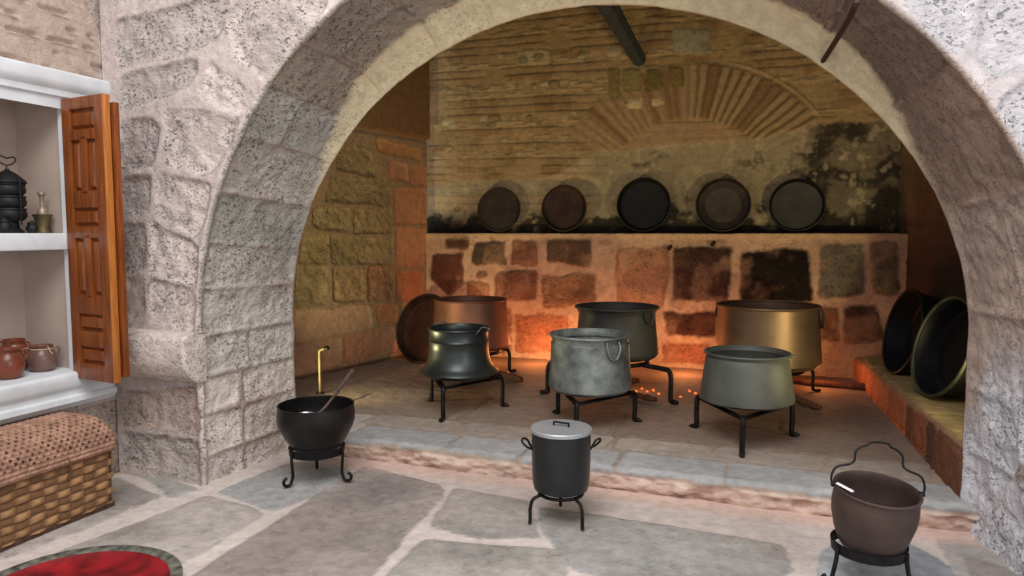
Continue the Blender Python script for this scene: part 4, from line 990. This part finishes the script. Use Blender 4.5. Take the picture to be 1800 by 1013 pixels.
# rod running along the soffit
m = MB(); m.tube(spline([(.268, YB+.02, 2.545), (.276, YB-.05, 2.55), (.31, 3.9, 2.56), (.335, 3.47, 2.572), (.345, 3.43, 2.68), (.36, 3.44, 3.5)], 6), .014, 8); tag(m.build('iron_rod', MROD), 'thin dark brown iron rod crossing the underside of the arch at right', 'rod')
for i, (px, py, lab) in enumerate(((1179, 434, 'left of two dark iron pegs in the wall below the shelf'), (1255, 427, 'right of two dark iron pegs in the wall below the shelf'))):
    x, z = onY(px, py, YW); m = MB(); m.tube([(x, YW+.04, z+.01), (x, YW-.03, z), (x-.01, YW-.075, z-.02)], [.018, .02, .024], 8); tag(m.build('iron_peg', MIRON), lab, 'peg', 'iron pegs below the shelf')
def log(x, y, rz, ln, r, lab, z=ZP+.01):
    t = MB(); n = 9; pts = [(-ln/2+ln*k/(n-1), .012*math.sin(k*1.7), r+.006*math.sin(k*2.3)) for k in range(n)]
    t.tube(pts, [r*(.7 if k in (0, n-1) else random.uniform(.85, 1.12)) for k in range(n)], 9)
    o = t.build('firewood_log', MLOG); o.location = (x, y, z); o.rotation_euler = (0, 0, rz); tag(o, lab, 'firewood', 'firewood logs on the hearth')
G = 0
log(-2.42, 6.55, -.55, .55, .035, 'reddish charred log poking out right of the bell-shaped pot')
log(-2.75, 6.35, .35, .5, .035, 'charred log lying crosswise under the far left copper cauldron')
log(-1.35, 6.6, .5, .55, .035, 'charred log under the dark pot at the centre back')
log(-1.0, 6.12, -.4, .34, .025, 'short charred log near the embers under the dark pot')
log(.62, 7.2, -.12, .85, .03, 'long dark log lying behind the largest cauldron towards the bench')
log(.28, 6.45, -1.0, .62, .028, 'thin dark log poking out right of the greenish pot')
log(.0, 6.85, .6, .5, .035, 'charred log lying underneath the largest cauldron')
for i, (px, py) in enumerate(((1118, 690), (1128, 686), (1138, 691), (1149, 689), (1158, 695), (1212, 690), (1222, 694), (1196, 700), (893, 658), (1226, 700))):
    x, y = onz(px, py, ZP); bm = bmesh.new(); bmesh.ops.create_icosphere(bm, subdivisions=1, radius=.014)
    for v in bm.verts: v.co *= random.uniform(.6, 1.25)
    mm = MB(); mm.add(bm); o = mm.build('ember', MEMB, smooth=False); o.location = (x, y, ZP+.012); o.rotation_euler = (i, i*2, 0)
    tag(o, 'small glowing orange ember on the hearth floor beside the pots', 'ember', 'glowing embers on the hearth floor')

# ------------------------------------------------------------------ LIGHT
def area(name, loc, tgt, size, e, col, sy=None):
    l = bpy.data.lights.new(name, 'AREA'); l.energy = e; l.color = col; l.size = size
    if sy: l.shape = 'RECTANGLE'; l.size_y = sy
    o = bpy.data.objects.new(name, l); C.objects.link(o); o.location = loc
    o.rotation_euler = (Vector(tgt)-Vector(loc)).to_track_quat('-Z', 'Y').to_euler(); return o
def point(name, loc, e, col, r=.05):
    l = bpy.data.lights.new(name, 'POINT'); l.energy = e; l.color = col; l.shadow_soft_size = r
    o = bpy.data.objects.new(name, l); C.objects.link(o); o.location = loc; return o
def spot(name, loc, tgt, e, col, ang=70, r=.05, blend=.6):
    l = bpy.data.lights.new(name, 'SPOT'); l.energy = e; l.color = col; l.spot_size = math.radians(ang); l.spot_blend = blend; l.shadow_soft_size = r
    o = bpy.data.objects.new(name, l); C.objects.link(o); o.location = loc
    o.rotation_euler = (Vector(tgt)-Vector(loc)).to_track_quat('-Z', 'Y').to_euler(); return o
w = bpy.data.worlds.new('world'); S.world = w; w.use_nodes = True
w.node_tree.nodes['Background'].inputs[0].default_value = (.93, .96, 1, 1); w.node_tree.nodes['Background'].inputs[1].default_value = .62
area('skylight', (-.9, .6, 5.0), (-1.2, 3.0, .0), 3.0, 265, (1, .975, .96))
area('fill_light', (2.6, .6, 2.3), (-3.4, 4.1, .9), 2.2, 60, (1, .97, .93))  # added fill from the right front to brighten the left reveal
YEL = (1, .83, .42); ORG = (1, .34, .11)
spot('lamp_left', (-3.75, 4.75, .28), (-1.8, 8.0, 3.0), 115, YEL, 120)
point('lamp_left_glow', (-4.02, 5.0, .14), 1.6, YEL)
spot('lamp_right', (1.35, 4.72, .62), (-1.8, 7.9, 2.8), 135, YEL, 105, blend=1)
point('lamp_right_glow', (1.35, 4.62, .60), 2.5, (1, .8, .25))
for x, y, z, e in ((-3.05, 7.2, .35, 8), (-2.35, 7.4, .4, 9), (-1.7, 7.4, .38, 9), (-.75, 7.35, .38, 9), (.5, 7.1, .35, 5), (-1.1, 6.45, .3, 1.2)):
    point('fire', (x, y, z), e, ORG, .08)
S.view_settings.view_transform = 'Standard'; S.view_settings.look = 'None'; S.view_settings.exposure = 0
